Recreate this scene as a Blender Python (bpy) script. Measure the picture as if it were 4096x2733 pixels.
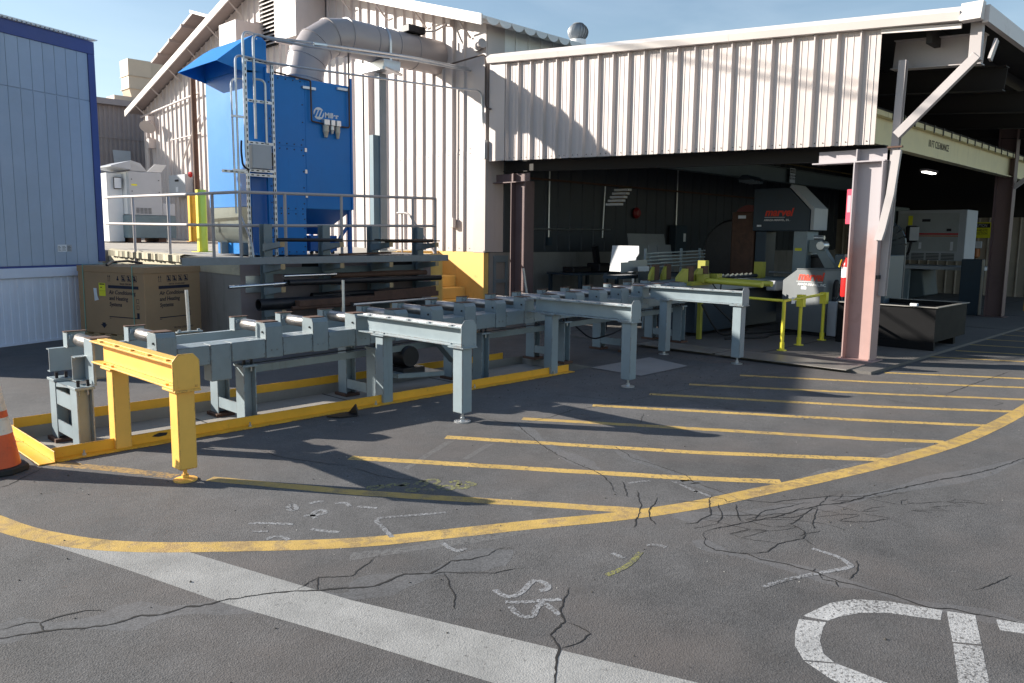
import bpy, bmesh, math, random
from mathutils import Vector, Matrix
random.seed(7)
D = bpy.data
for o in list(D.objects): D.objects.remove(o)
scn = bpy.context.scene
C = scn.collection
V = Vector
R = math.radians

# ---------------------------------------------------------------- camera
cd = D.cameras.new('camera'); cam = D.objects.new('camera', cd); C.objects.link(cam)
cd.sensor_width = 36.0; cd.lens = 36.0 * 3170 / 4096; cd.clip_start = .05; cd.clip_end = 3000
right = V((.6992, -.7149, .0113)); up = V((.0850, .0989, .9914)); back = -V((.7099, .6922, -.1299))
right.normalize(); up = (up - right * up.dot(right)).normalized(); back = right.cross(up)
cam.matrix_world = Matrix.Translation((0, 0, 1.6)) @ Matrix((right, up, back)).transposed().to_4x4()
scn.camera = cam

# ---------------------------------------------------------------- light
SUN_EL = 23.0; SUN_DIR = V((-.568, .823, 0)).normalized()      # horizontal direction towards the sun
sun_vec = V((SUN_DIR.x * math.cos(R(SUN_EL)), SUN_DIR.y * math.cos(R(SUN_EL)), math.sin(R(SUN_EL))))
w = D.worlds.new('World'); scn.world = w; w.use_nodes = True
nt = w.node_tree; bg = nt.nodes['Background']
sky = nt.nodes.new('ShaderNodeTexSky'); sky.sky_type = 'NISHITA'; sky.sun_disc = False
sky.sun_elevation = R(SUN_EL); sky.sun_rotation = math.atan2(SUN_DIR.x, SUN_DIR.y)
sky.altitude = 300; sky.air_density = 1.15; sky.dust_density = .5; sky.ozone_density = 1.0
# thin high cloud veil, everywhere in the sky
tc = nt.nodes.new('ShaderNodeTexCoord'); mp = nt.nodes.new('ShaderNodeMapping'); mp.inputs['Scale'].default_value = (1.2, 2.6, 7.0)
nz = nt.nodes.new('ShaderNodeTexNoise'); nz.inputs['Scale'].default_value = 2.2; nz.inputs['Detail'].default_value = 7; nz.inputs['Distortion'].default_value = .6
rp = nt.nodes.new('ShaderNodeMapRange'); rp.inputs[1].default_value = .46; rp.inputs[2].default_value = .8; rp.inputs[3].default_value = 0; rp.inputs[4].default_value = .10
mx = nt.nodes.new('ShaderNodeMix'); mx.data_type = 'RGBA'; mx.inputs[7].default_value = (8.5, 9.2, 10., 1)
nt.links.new(tc.outputs['Generated'], mp.inputs[0]); nt.links.new(mp.outputs[0], nz.inputs['Vector']); nt.links.new(nz.outputs[0], rp.inputs[0])
nt.links.new(rp.outputs[0], mx.inputs[0]); nt.links.new(sky.outputs[0], mx.inputs[6]); nt.links.new(mx.outputs[2], bg.inputs[0])
bg.inputs[1].default_value = .079
sl = D.lights.new('sun', 'SUN'); sl.energy = 5.0; sl.angle = R(.53); sl.color = (1, .93, .82)
so = D.objects.new('sun', sl); C.objects.link(so); so.rotation_euler = sun_vec.to_track_quat('Z', 'Y').to_euler(); so.location = (0, 0, 30)
vs = scn.view_settings; vs.view_transform = 'Standard'; vs.look = 'None'; vs.gamma = 1; vs.use_curve_mapping = False
vs.exposure = 1.06
scn.cycles.max_bounces = 6; scn.cycles.diffuse_bounces = 4; scn.cycles.use_denoising = True

# ---------------------------------------------------------------- helpers
def mat(name, col, rough=.55, metal=0., var=.10, scale=2.5, bump=0., bscale=60., dirt=None, damt=.0, dscale=4., streak=0., spec=.5, emit=0., edge=None, rnd=.03):
    m = D.materials.new(name); m.use_nodes = True; n = m.node_tree.nodes; L = m.node_tree.links
    b = n['Principled BSDF']; b.inputs['Roughness'].default_value = rough; b.inputs['Metallic'].default_value = metal
    b.inputs['Specular IOR Level'].default_value = spec
    geo = n.new('ShaderNodeNewGeometry'); pos = geo.outputs['Position']
    nz = n.new('ShaderNodeTexNoise'); nz.inputs['Scale'].default_value = scale; nz.inputs['Detail'].default_value = 6; nz.inputs['Roughness'].default_value = .65
    L.new(pos, nz.inputs['Vector'])
    mr = n.new('ShaderNodeMapRange'); mr.inputs[1].default_value = .3; mr.inputs[2].default_value = .7; mr.inputs[3].default_value = 1 - var; mr.inputs[4].default_value = 1 + var
    L.new(nz.outputs[0], mr.inputs[0])
    mul = n.new('ShaderNodeMix'); mul.data_type = 'RGBA'; mul.blend_type = 'MULTIPLY'; mul.inputs[0].default_value = 1
    mul.inputs[6].default_value = (*col, 1); L.new(mr.outputs[0], mul.inputs[7]); out = mul.outputs[2]
    if dirt:
        n2 = n.new('ShaderNodeTexNoise'); n2.inputs['Scale'].default_value = dscale; n2.inputs['Detail'].default_value = 9; n2.inputs['Roughness'].default_value = .72
        if streak:
            mp = n.new('ShaderNodeMapping'); mp.inputs['Scale'].default_value = (streak, streak, .35); L.new(pos, mp.inputs[0]); L.new(mp.outputs[0], n2.inputs['Vector'])
        else: L.new(pos, n2.inputs['Vector'])
        r2 = n.new('ShaderNodeMapRange'); r2.inputs[1].default_value = .62 - damt * .3; r2.inputs[2].default_value = .74 - damt * .2; r2.inputs[4].default_value = min(1, .35 + damt)
        L.new(n2.outputs[0], r2.inputs[0])
        mx = n.new('ShaderNodeMix'); mx.data_type = 'RGBA'; mx.inputs[7].default_value = (*dirt, 1); L.new(r2.outputs[0], mx.inputs[0]); L.new(out, mx.inputs[6]); out = mx.outputs[2]
    if edge:      # worn corners: paint rubbed off along the edges
        bv = n.new('ShaderNodeBevel'); bv.samples = 4; bv.inputs['Radius'].default_value = .011
        dt = n.new('ShaderNodeVectorMath'); dt.operation = 'DOT_PRODUCT'; L.new(bv.outputs[0], dt.inputs[0]); L.new(geo.outputs['Normal'], dt.inputs[1])
        e1 = n.new('ShaderNodeMapRange'); e1.inputs[1].default_value = .985; e1.inputs[2].default_value = .90; L.new(dt.outputs['Value'], e1.inputs[0])
        n5 = n.new('ShaderNodeTexNoise'); n5.inputs['Scale'].default_value = 16; n5.inputs['Detail'].default_value = 8; n5.inputs['Roughness'].default_value = .75; L.new(pos, n5.inputs['Vector'])
        e2 = n.new('ShaderNodeMapRange'); e2.inputs[1].default_value = .46; e2.inputs[2].default_value = .56; L.new(n5.outputs[0], e2.inputs[0])
        em = n.new('ShaderNodeMath'); em.operation = 'MULTIPLY'; L.new(e1.outputs[0], em.inputs[0]); L.new(e2.outputs[0], em.inputs[1])
        ex = n.new('ShaderNodeMix'); ex.data_type = 'RGBA'; ex.inputs[7].default_value = (*edge, 1); L.new(em.outputs[0], ex.inputs[0]); L.new(out, ex.inputs[6]); out = ex.outputs[2]
    if rnd:
        oi = n.new('ShaderNodeObjectInfo'); rr = n.new('ShaderNodeMapRange'); rr.inputs[3].default_value = 1 - rnd; rr.inputs[4].default_value = 1 + rnd; L.new(oi.outputs['Random'], rr.inputs[0])
        rm = n.new('ShaderNodeMix'); rm.data_type = 'RGBA'; rm.blend_type = 'MULTIPLY'; rm.inputs[0].default_value = 1; L.new(out, rm.inputs[6]); L.new(rr.outputs[0], rm.inputs[7]); out = rm.outputs[2]
    L.new(out, b.inputs['Base Color'])
    n4 = n.new('ShaderNodeMapRange'); n4.inputs[3].default_value = max(.05, rough - .1); n4.inputs[4].default_value = min(1, rough + .12); L.new(nz.outputs[0], n4.inputs[0]); L.new(n4.outputs[0], b.inputs['Roughness'])
    if bump:
        n3 = n.new('ShaderNodeTexNoise'); n3.inputs['Scale'].default_value = bscale; n3.inputs['Detail'].default_value = 4; L.new(pos, n3.inputs['Vector'])
        bp = n.new('ShaderNodeBump'); bp.inputs['Strength'].default_value = bump; bp.inputs['Distance'].default_value = .01; L.new(n3.outputs[0], bp.inputs['Height']); L.new(bp.outputs[0], b.inputs['Normal'])
    if emit:
        b.inputs['Emission Color'].default_value = (*col, 1); b.inputs['Emission Strength'].default_value = emit
    return m

class G:
    """collects shapes, out() links them as one mesh object"""
    def __init__(s): s.b = bmesh.new()
    def face(s, pts):
        try: return s.b.faces.new([s.b.verts.new(p) for p in pts])
        except ValueError: return None
    def hexa(s, p):        # 8 corners: bottom 4 ccw, top 4
        v = [s.b.verts.new(q) for q in p]
        for f in ((3, 2, 1, 0), (4, 5, 6, 7), (0, 1, 5, 4), (1, 2, 6, 5), (2, 3, 7, 6), (3, 0, 4, 7)): s.b.faces.new([v[i] for i in f])
        return s
    def box(s, x0, x1, y0, y1, z0, z1):
        return s.hexa([(x0, y0, z0), (x1, y0, z0), (x1, y1, z0), (x0, y1, z0), (x0, y0, z1), (x1, y0, z1), (x1, y1, z1), (x0, y1, z1)])
    def fbox(s, F, u0, u1, v0, v1, z0, z1):   # box in a frame F(u,v,z)
        return s.hexa([F(u0, v0, z0), F(u1, v0, z0), F(u1, v1, z0), F(u0, v1, z0), F(u0, v0, z1), F(u1, v0, z1), F(u1, v1, z1), F(u0, v1, z1)])
    def prism(s, pts, vec):
        vec = V(vec); a = [s.b.verts.new(p) for p in pts]; c = [s.b.verts.new(V(p) + vec) for p in pts]; n = len(a)
        s.b.faces.new(a[::-1]); s.b.faces.new(c)
        for i in range(n): s.b.faces.new((a[i], a[(i + 1) % n], c[(i + 1) % n], c[i]))
        return s
    def bar(s, a, b, w, h, upv=(0, 0, 1)):     # rectangular bar from a to b
        a = V(a); b = V(b); d = (b - a).normalized(); sd = d.cross(V(upv)).normalized() * w / 2; u = sd.cross(d).normalized() * h / 2
        return s.hexa([a - sd - u, a + sd - u, b + sd - u, b - sd - u, a - sd + u, a + sd + u, b + sd + u, b - sd + u])
    def tube(s, pts, r, n=10, cap=True, r2=None):
        pts = [V(p) for p in pts]; rings = []; m = len(pts)
        t0 = (pts[1] - pts[0]).normalized(); ref = V((0, 0, 1)) if abs(t0.z) < .9 else V((1, 0, 0)); x = t0.cross(ref).normalized()
        for i, p in enumerate(pts):
            t = (pts[min(i + 1, m - 1)] - pts[max(i - 1, 0)]).normalized()
            x = (x - t * x.dot(t)).normalized(); y = t.cross(x)
            k = 1.
            if 0 < i < m - 1:
                c = (pts[i] - pts[i - 1]).normalized().dot((pts[i + 1] - pts[i]).normalized()); k = 1 / max(.5, math.sqrt((1 + c) / 2))
            rr = r if r2 is None else r + (r2 - r) * i / (m - 1)
            rings.append([s.b.verts.new(p + (x * math.cos(a) + y * math.sin(a)) * rr * (k if m < 4 else 1)) for a in [2 * math.pi * j / n for j in range(n)]])
        for i in range(m - 1):
            for j in range(n): s.b.faces.new((rings[i][j], rings[i][(j + 1) % n], rings[i + 1][(j + 1) % n], rings[i + 1][j]))
        if cap: s.b.faces.new(rings[0][::-1]); s.b.faces.new(rings[-1])
        return s
    def lathe(s, o, prof, n=20, axis=(0, 0, 1)):
        o = V(o); ax = V(axis).normalized(); ref = V((1, 0, 0)) if abs(ax.x) < .9 else V((0, 1, 0)); x = ax.cross(ref).normalized(); y = ax.cross(x); rings = []
        for r, h in prof: rings.append([s.b.verts.new(o + ax * h + (x * math.cos(a) + y * math.sin(a)) * r) for a in [2 * math.pi * j / n for j in range(n)]])
        for i in range(len(rings) - 1):
            for j in range(n): s.b.faces.new((rings[i][j], rings[i][(j + 1) % n], rings[i + 1][(j + 1) % n], rings[i + 1][j]))
        s.b.faces.new(rings[0][::-1]); s.b.faces.new(rings[-1]); return s
    def ribbon(s, pts, ws, z=0., zf=None):
        n = len(pts); P = [V((p[0], p[1], 0)) for p in pts]; l = []
        for i in range(n):
            t = (P[min(i + 1, n - 1)] - P[max(i - 1, 0)]); t = t.normalized() if t.length else V((1, 0, 0)); q = V((-t.y, t.x, 0)); w_ = ws[i] / 2 if isinstance(ws, list) else ws / 2
            a = P[i] + q * w_; c = P[i] - q * w_; l.append((s.b.verts.new((a.x, a.y, z)), s.b.verts.new((c.x, c.y, z))))
        for i in range(n - 1): s.b.faces.new((l[i][1], l[i + 1][1], l[i + 1][0], l[i][0]))
        return s
    def out(s, name, m, parent=None, bevel=0., solid=0.):
        b = s.b
        bmesh.ops.recalc_face_normals(b, faces=b.faces) if not solid == -1 else None
        if bevel:
            es = [e for e in b.edges if len(e.link_faces) == 2 and e.calc_face_angle(0) > .7]
            bmesh.ops.bevel(b, geom=es, offset=bevel, segments=1, affect='EDGES', clamp_overlap=True)
        for f in b.faces: f.smooth = True
        for e in b.edges:
            if len(e.link_faces) != 2 or e.calc_face_angle(0) > .55: e.smooth = False
        me = D.meshes.new(name); b.to_mesh(me); b.free()
        o = D.objects.new(name, me); C.objects.link(o)
        if m: me.materials.append(m)
        if parent: attach(o, parent)
        return o

def attach(o, parent):
    o.parent = parent
    if parent.type == 'EMPTY': o.matrix_parent_inverse = Matrix.Translation(-V(parent.location))
def tag(o, label, cat, group=None, kind=None):
    if kind: o['kind'] = kind
    if label: o['label'] = label
    if cat: o['category'] = cat
    if group: o['group'] = group
    return o
def thing(name, label, cat, loc, group=None):
    o = D.objects.new(name, None); o.empty_display_size = .1; C.objects.link(o); o.location = loc
    return tag(o, label, cat, group)
def struct(o): o['kind'] = 'structure'; return o
def copy_tree(o, delta, parent=None):
    c = o.copy(); C.objects.link(c)
    if parent is None: c.location = V(o.location) + V(delta)
    else: c.parent = parent; c.matrix_parent_inverse = o.matrix_parent_inverse.copy()
    for ch in list(o.children): copy_tree(ch, delta, c)
    return c
FONTS = {}
def text(body, o, ux, uz, size, name, m, parent, depth=.002, shear=0., bold=0., sx=1., align='LEFT', space=1.):
    """flat lettering at o, running along ux, standing along uz"""
    cu = D.curves.new(name, 'FONT'); cu.body = body; cu.size = size; cu.extrude = depth / 2; cu.shear = shear; cu.offset = bold; cu.align_x = align; cu.space_character = space
    t = D.objects.new(name + '_curve', cu); C.objects.link(t)
    dg = bpy.context.evaluated_depsgraph_get(); me = D.meshes.new_from_object(t.evaluated_get(dg)); D.objects.remove(t); D.curves.remove(cu)
    ux = V(ux).normalized(); uz = V(uz).normalized(); nn = ux.cross(uz)
    M = Matrix((ux * sx, uz, nn)).transposed().to_4x4(); M.translation = V(o) + nn * depth * .6
    me.transform(M); me.materials.clear(); me.materials.append(m)
    ob = D.objects.new(name, me); C.objects.link(ob)
    if parent: attach(ob, parent)
    return ob
def arc(c, r, a0, a1, n, ux, uy):
    return [V(c) + V(ux) * r * math.cos(a0 + (a1 - a0) * i / n) + V(uy) * r * math.sin(a0 + (a1 - a0) * i / n) for i in range(n + 1)]
def rounded(pts, r, n=4):        # polyline with rounded corners
    pts = [V(p) for p in pts]; o = [pts[0]]
    for i in range(1, len(pts) - 1):
        a = (pts[i - 1] - pts[i]); c = (pts[i + 1] - pts[i]); k = min(r, a.length * .49, c.length * .49); p0 = pts[i] + a.normalized() * k; p1 = pts[i] + c.normalized() * k
        for j in range(n + 1):
            t = j / n; o.append(p0 * (1 - t) ** 2 + pts[i] * 2 * t * (1 - t) + p1 * t * t)
    o.append(pts[-1]); return o
def ibeam(g, a, b, w_, h, tf=.012, tw=.010, upv=(0, 0, 1)):
    a = V(a); b = V(b); d = (b - a).normalized(); sd = d.cross(V(upv)).normalized(); u = sd.cross(d).normalized()
    g.bar(a + u * (h - tf) / 2, b + u * (h - tf) / 2, w_, tf, upv); g.bar(a - u * (h - tf) / 2, b - u * (h - tf) / 2, w_, tf, upv)
    g.bar(a, b, tw, h - 2 * tf, upv); return g
def bolt(p, axis, r, h, m, parent, name='bolt'):
    g = G(); g.lathe(p, [(r, 0), (r, h)], 6, axis); return g.out(name, m, parent)

# ---------------------------------------------------------------- materials
SIDING = mat('siding_paint', (.53, .47, .45), .45, var=.06, scale=.8, dirt=(.40, .34, .315), damt=.16, dscale=1.8, streak=3.5, bump=.12, bscale=5, rnd=.035)
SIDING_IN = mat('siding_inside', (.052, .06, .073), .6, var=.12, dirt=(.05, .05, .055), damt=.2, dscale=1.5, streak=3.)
TRIMW = mat('roof_trim', (.66, .61, .585), .45, var=.06, scale=1., dirt=(.45, .40, .37), damt=.08, dscale=2)
WHITE_ROOF = mat('white_coating', (.84, .84, .83), .6, var=.06, dirt=(.6, .59, .57), damt=.1, dscale=3, bump=.2, bscale=25)
STEEL_GREY = mat('grey_machine_paint', (.235, .29, .32), .40, var=.09, scale=4, dirt=(.15, .14, .13), damt=.05, dscale=6, streak=6., bump=.03, edge=(.13, .085, .06))
STEEL_DKBL = mat('dark_blue_machine_paint', (.024, .042, .062), .42, var=.1, dirt=(.03, .03, .03), damt=.1)
COVER = mat('cover_paint', (.205, .25, .27), .45, var=.11, scale=5, dirt=(.12, .11, .10), damt=.10, dscale=6, streak=7., edge=(.10, .065, .045))
ROLLER = mat('roller_steel', (.30, .285, .28), .33, .85, var=.25, scale=9, dirt=(.12, .09, .08), damt=.2, dscale=14)
YELLOW = mat('yellow_paint', (.84, .475, .09), .48, var=.08, scale=4, dirt=(.40, .22, .06), damt=.04, dscale=6, streak=7., edge=(.16, .09, .05))
RAILY = mat('rail_yellow_paint', (.80, .41, .025), .5, var=.11, scale=4, dirt=(.12, .07, .04), damt=.08, dscale=9, edge=(.10, .06, .04))
LIME = mat('safety_yellow_paint', (.74, .66, .05), .45, var=.06)
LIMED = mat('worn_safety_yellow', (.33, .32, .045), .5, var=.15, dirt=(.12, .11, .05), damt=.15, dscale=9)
ORANGE_ST = mat('stair_paint', (.78, .50, .15), .7, var=.08, scale=3, dirt=(.35, .20, .07), damt=.10, dscale=5, bump=.15)
MAROON = mat('primer_column_paint', (.36, .20, .18), .55, var=.1, scale=1.5, dirt=(.20, .10, .085), damt=.15, dscale=2.5)
FRAME = mat('frame_paint', (.42, .385, .385), .5, var=.08, scale=1.5, dirt=(.28, .22, .2), damt=.1, dscale=3)
BROWNRUST = mat('rusty_steel', (.105, .055, .038), .8, var=.25, scale=8, dirt=(.05, .03, .025), damt=.25, dscale=9, bump=.1)
BLACKST = mat('black_steel', (.025, .025, .03), .42, .5, var=.2, scale=8, dirt=(.07, .05, .04), damt=.1)
BLACKBIN = mat('black_bin_paint', (.008, .008, .009), .65, var=.2, scale=4, dirt=(.03, .028, .026), damt=.03, dscale=7, spec=.15)
GALV = mat('galvanised', (.56, .58, .60), .32, .75, var=.1, scale=12, dirt=(.36, .37, .38), damt=.1)
CHROME = mat('bright_steel_tube', (.7, .71, .74), .2, .95, var=.06)
STRUT = mat('strut_channel', (.62, .64, .66), .4, .6, var=.08)
DUCT = mat('duct_paint', (.35, .315, .315), .34, var=.06, scale=1.5, dirt=(.26, .23, .225), damt=.12, streak=3., bump=.06, bscale=6, rnd=.05)
BLUE = mat('blue_enamel', (.016, .20, .58), .36, spec=.25, var=.06, scale=1.5, dirt=(.02, .10, .30), damt=.08, dscale=2, streak=4.)
BLUED = mat('deep_blue_enamel', (.014, .12, .42), .3, spec=.35, var=.05)
TRAILER = mat('trailer_siding_paint', (.35, .42, .53), .6, var=.06, scale=2, dirt=(.28, .34, .43), damt=.1, dscale=2, streak=3., bump=.05, bscale=40)
NAVY = mat('navy_trim_paint', (.045, .07, .24), .5, var=.08)
SKIRT = mat('skirt_vinyl', (.62, .68, .82), .5, var=.05, dirt=(.5, .54, .64), damt=.1, dscale=2.5)
CARD = mat('cardboard', (.36, .235, .135), .85, var=.07, scale=3, dirt=(.28, .18, .10), damt=.1, dscale=3, bump=.04, bscale=30)
INK = mat('black_ink', (.015, .013, .02), .7)
INKB = mat('dark_blue_ink', (.012, .014, .035), .7)
WHITEP = mat('white_print', (.75, .75, .75), .5)
PAPER = mat('white_paper', (.72, .74, .78), .6)
YPAPER = mat('yellow_label', (.80, .76, .03), .6)
STRAP = mat('green_strap', (.20, .42, .34), .45)
WOOD = mat('pallet_wood', (.42, .30, .17), .8, var=.2, scale=6)
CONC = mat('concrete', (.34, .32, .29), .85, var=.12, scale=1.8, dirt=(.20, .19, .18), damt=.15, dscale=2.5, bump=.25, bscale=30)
CONCD = mat('stained_concrete_wall', (.26, .245, .23), .85, var=.15, scale=1.5, dirt=(.13, .12, .115), damt=.25, dscale=1.8, streak=4., bump=.2)
CONCP = mat('painted_concrete_wall', (.24, .195, .20), .8, var=.12, dirt=(.20, .17, .17), damt=.15, dscale=3, bump=.15)
BUFF = mat('peeling_buff_paint', (.50, .45, .33), .8, var=.1, dirt=(.28, .26, .23), damt=.3, dscale=4)
YARD = mat('yard_concrete', (.36, .335, .30), .85, var=.1, scale=1.5, dirt=(.26, .24, .22), damt=.15, dscale=1.2, bump=.2)
BROWN = mat('brown_siding', (.33, .275, .265), .6, var=.08, dirt=(.25, .21, .2), damt=.1, dscale=1.5, streak=2.)
TAN = mat('tan_duct_paint', (.60, .50, .38), .5, var=.04)
MWHITE = mat('machine_white', (.70, .71, .72), .4, var=.04)
MGREY = mat('machine_light_grey', (.42, .44, .47), .45, var=.05)
TEALD = mat('worn_teal_paint', (.13, .19, .22), .5, var=.15, dirt=(.3, .28, .25), damt=.1)
RED = mat('red_paint', (.55, .02, .02), .35)
REDTXT = mat('red_lettering', (.75, .05, .02), .5)
PINK = mat('pink_red_sign', (.75, .06, .12), .5)
RUBBER = mat('black_rubber', (.02, .02, .021), .7, var=.2)
CONEO = mat('cone_orange', (.62, .10, .03), .55, var=.12, scale=6, dirt=(.25, .05, .03), damt=.15, dscale=9)
CONEW = mat('cone_reflective_white', (.62, .60, .55), .4, var=.1, scale=8, dirt=(.3, .27, .23), damt=.25, dscale=14)
GLASSY = mat('sight_bowl', (.55, .5, .42), .2)
BRASS = mat('brass_dark', (.25, .18, .08), .4, .7)
DARK = mat('dark_void', (.008, .008, .009), .9)
CRANE = mat('crane_yellow', (.78, .69, .42), .55, var=.07, scale=2, dirt=(.14, .12, .06), damt=.10, dscale=2.2, streak=2.5)
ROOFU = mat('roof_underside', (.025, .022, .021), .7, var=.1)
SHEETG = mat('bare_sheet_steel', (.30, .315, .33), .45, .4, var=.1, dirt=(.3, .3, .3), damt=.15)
SHEETW = mat('white_board', (.58, .59, .61), .5, var=.05, dirt=(.5, .42, .33), damt=.12, dscale=5)
LAMP = mat('lamp_lens', (1, .97, .9), .4, emit=2.2)

# column paint: lilac-grey above, worn down to red primer towards the foot (its own paint, fixed in height)
def column_paint(name, hi, lo, z0=1.3, z1=1.9):
    m = mat(name, lo, .55, var=.1, scale=1.5, dirt=(lo[0] * .55, lo[1] * .5, lo[2] * .45), damt=.15, dscale=2.5); n = m.node_tree.nodes; L = m.node_tree.links; b = n['Principled BSDF']
    src = b.inputs['Base Color'].links[0].from_socket; g = n.new('ShaderNodeNewGeometry'); sp = n.new('ShaderNodeSeparateXYZ'); L.new(g.outputs['Position'], sp.inputs[0])
    nz = n.new('ShaderNodeTexNoise'); nz.inputs['Scale'].default_value = 5; L.new(g.outputs['Position'], nz.inputs['Vector'])
    ad = n.new('ShaderNodeMath'); ad.operation = 'MULTIPLY_ADD'; ad.inputs[1].default_value = .9; L.new(nz.outputs[0], ad.inputs[0]); L.new(sp.outputs[2], ad.inputs[2])
    mr = n.new('ShaderNodeMapRange'); mr.inputs[1].default_value = z0 + .45; mr.inputs[2].default_value = z1 + .45; L.new(ad.outputs[0], mr.inputs[0])
    mx = n.new('ShaderNodeMix'); mx.data_type = 'RGBA'; mx.inputs[7].default_value = (*hi, 1); L.new(mr.outputs[0], mx.inputs[0]); L.new(src, mx.inputs[6]); L.new(mx.outputs[2], b.inputs['Base Color']); return m
COLPAINT = column_paint('column_two_tone', (.40, .365, .385), (.40, .265, .245))
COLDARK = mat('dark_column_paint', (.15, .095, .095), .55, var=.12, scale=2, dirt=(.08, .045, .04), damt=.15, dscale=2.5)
CHANG = mat('weathered_channel', (.19, .215, .25), .45, .35, var=.12, scale=8, dirt=(.10, .10, .11), damt=.15)

# ---------------------------------------------------------------- traced outlines on the ground, in metres
STRIPES= [[(2.242, 4.958), (2.75, 4.093), (3.782, 2.619)], [(3.196, 4.75), (4.507, 2.845), (4.944, 2.292)], [(4.095, 4.727), (5.191, 3.058), (6.059, 1.958)], [(5.026, 4.761), (5.163, 4.554), (6.601, 2.283), (6.935, 1.85)], [(5.936, 4.689), (7.297, 2.536), (7.852, 1.759)], [(6.816, 4.638), (7.94, 2.769), (8.826, 1.586)], [(7.614, 4.661), (8.632, 3.019), (9.61, 1.629)], [(8.589, 4.567), (9.35, 3.28), (10.418, 1.777)], [(10.125, 3.453), (11.097, 1.902)], [(12.033, 3.57), (12.675, 2.191)], [(13.046, 3.449), (13.473, 2.338)], [(13.951, 3.668), (14.344, 2.497)], [(14.882, 3.742), (15.294, 2.672)], [(15.88, 3.813), (16.115, 2.822)], [(16.853, 3.801), (17.027, 2.99)], [(1.602, 6.061), (1.833, 5.676), (2.098, 5.163)]]
ARC= [(0.893, 5.714), (1.044, 4.953), (1.11, 4.703), (1.205, 4.482), (1.313, 4.274), (1.496, 4.046), (1.773, 3.793), (2.263, 3.375), (2.687, 3.147), (3.151, 2.911), (3.625, 2.635), (4.141, 2.424), (4.475, 2.339), (5.065, 2.176), (5.91, 1.964), (6.914, 1.783), (7.892, 1.722), (8.861, 1.704), (10.134, 1.725)]
BAND= [(1.135, 4.479), (1.313, 3.848), (1.482, 3.192), (1.695, 2.539), (1.886, 1.908), (1.968, 1.598), (2.458, 1.114), (2.419, 1.384), (2.23, 1.905), (1.894, 2.832), (1.617, 3.847)]
LETTER= [[(3.688, 0.94), (3.608, 1.141), (3.521, 1.253), (3.404, 1.317), (3.193, 1.35), (3.231, 1.255), (3.298, 1.237), (3.403, 1.186), (3.491, 1.1), (3.583, 0.917)], [(3.156, 1.348), (3.031, 1.308), (2.927, 1.26), (2.848, 1.19), (2.914, 1.097), (2.947, 1.152), (3.037, 1.207), (3.155, 1.244), (3.211, 1.254)], [(2.84, 1.18), (2.791, 1.061), (2.769, 0.963), (2.896, 0.837), (2.912, 0.899), (2.913, 0.988), (2.912, 1.086)], [(3.693, 0.925), (3.416, 0.825), (3.477, 0.736), (3.741, 0.825)], [(3.404, 0.82), (3.016, 0.69), (3.098, 0.609), (3.46, 0.73)], [(3.763, 0.751), (3.858, 0.593), (3.736, 0.57), (3.667, 0.714)]]
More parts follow.
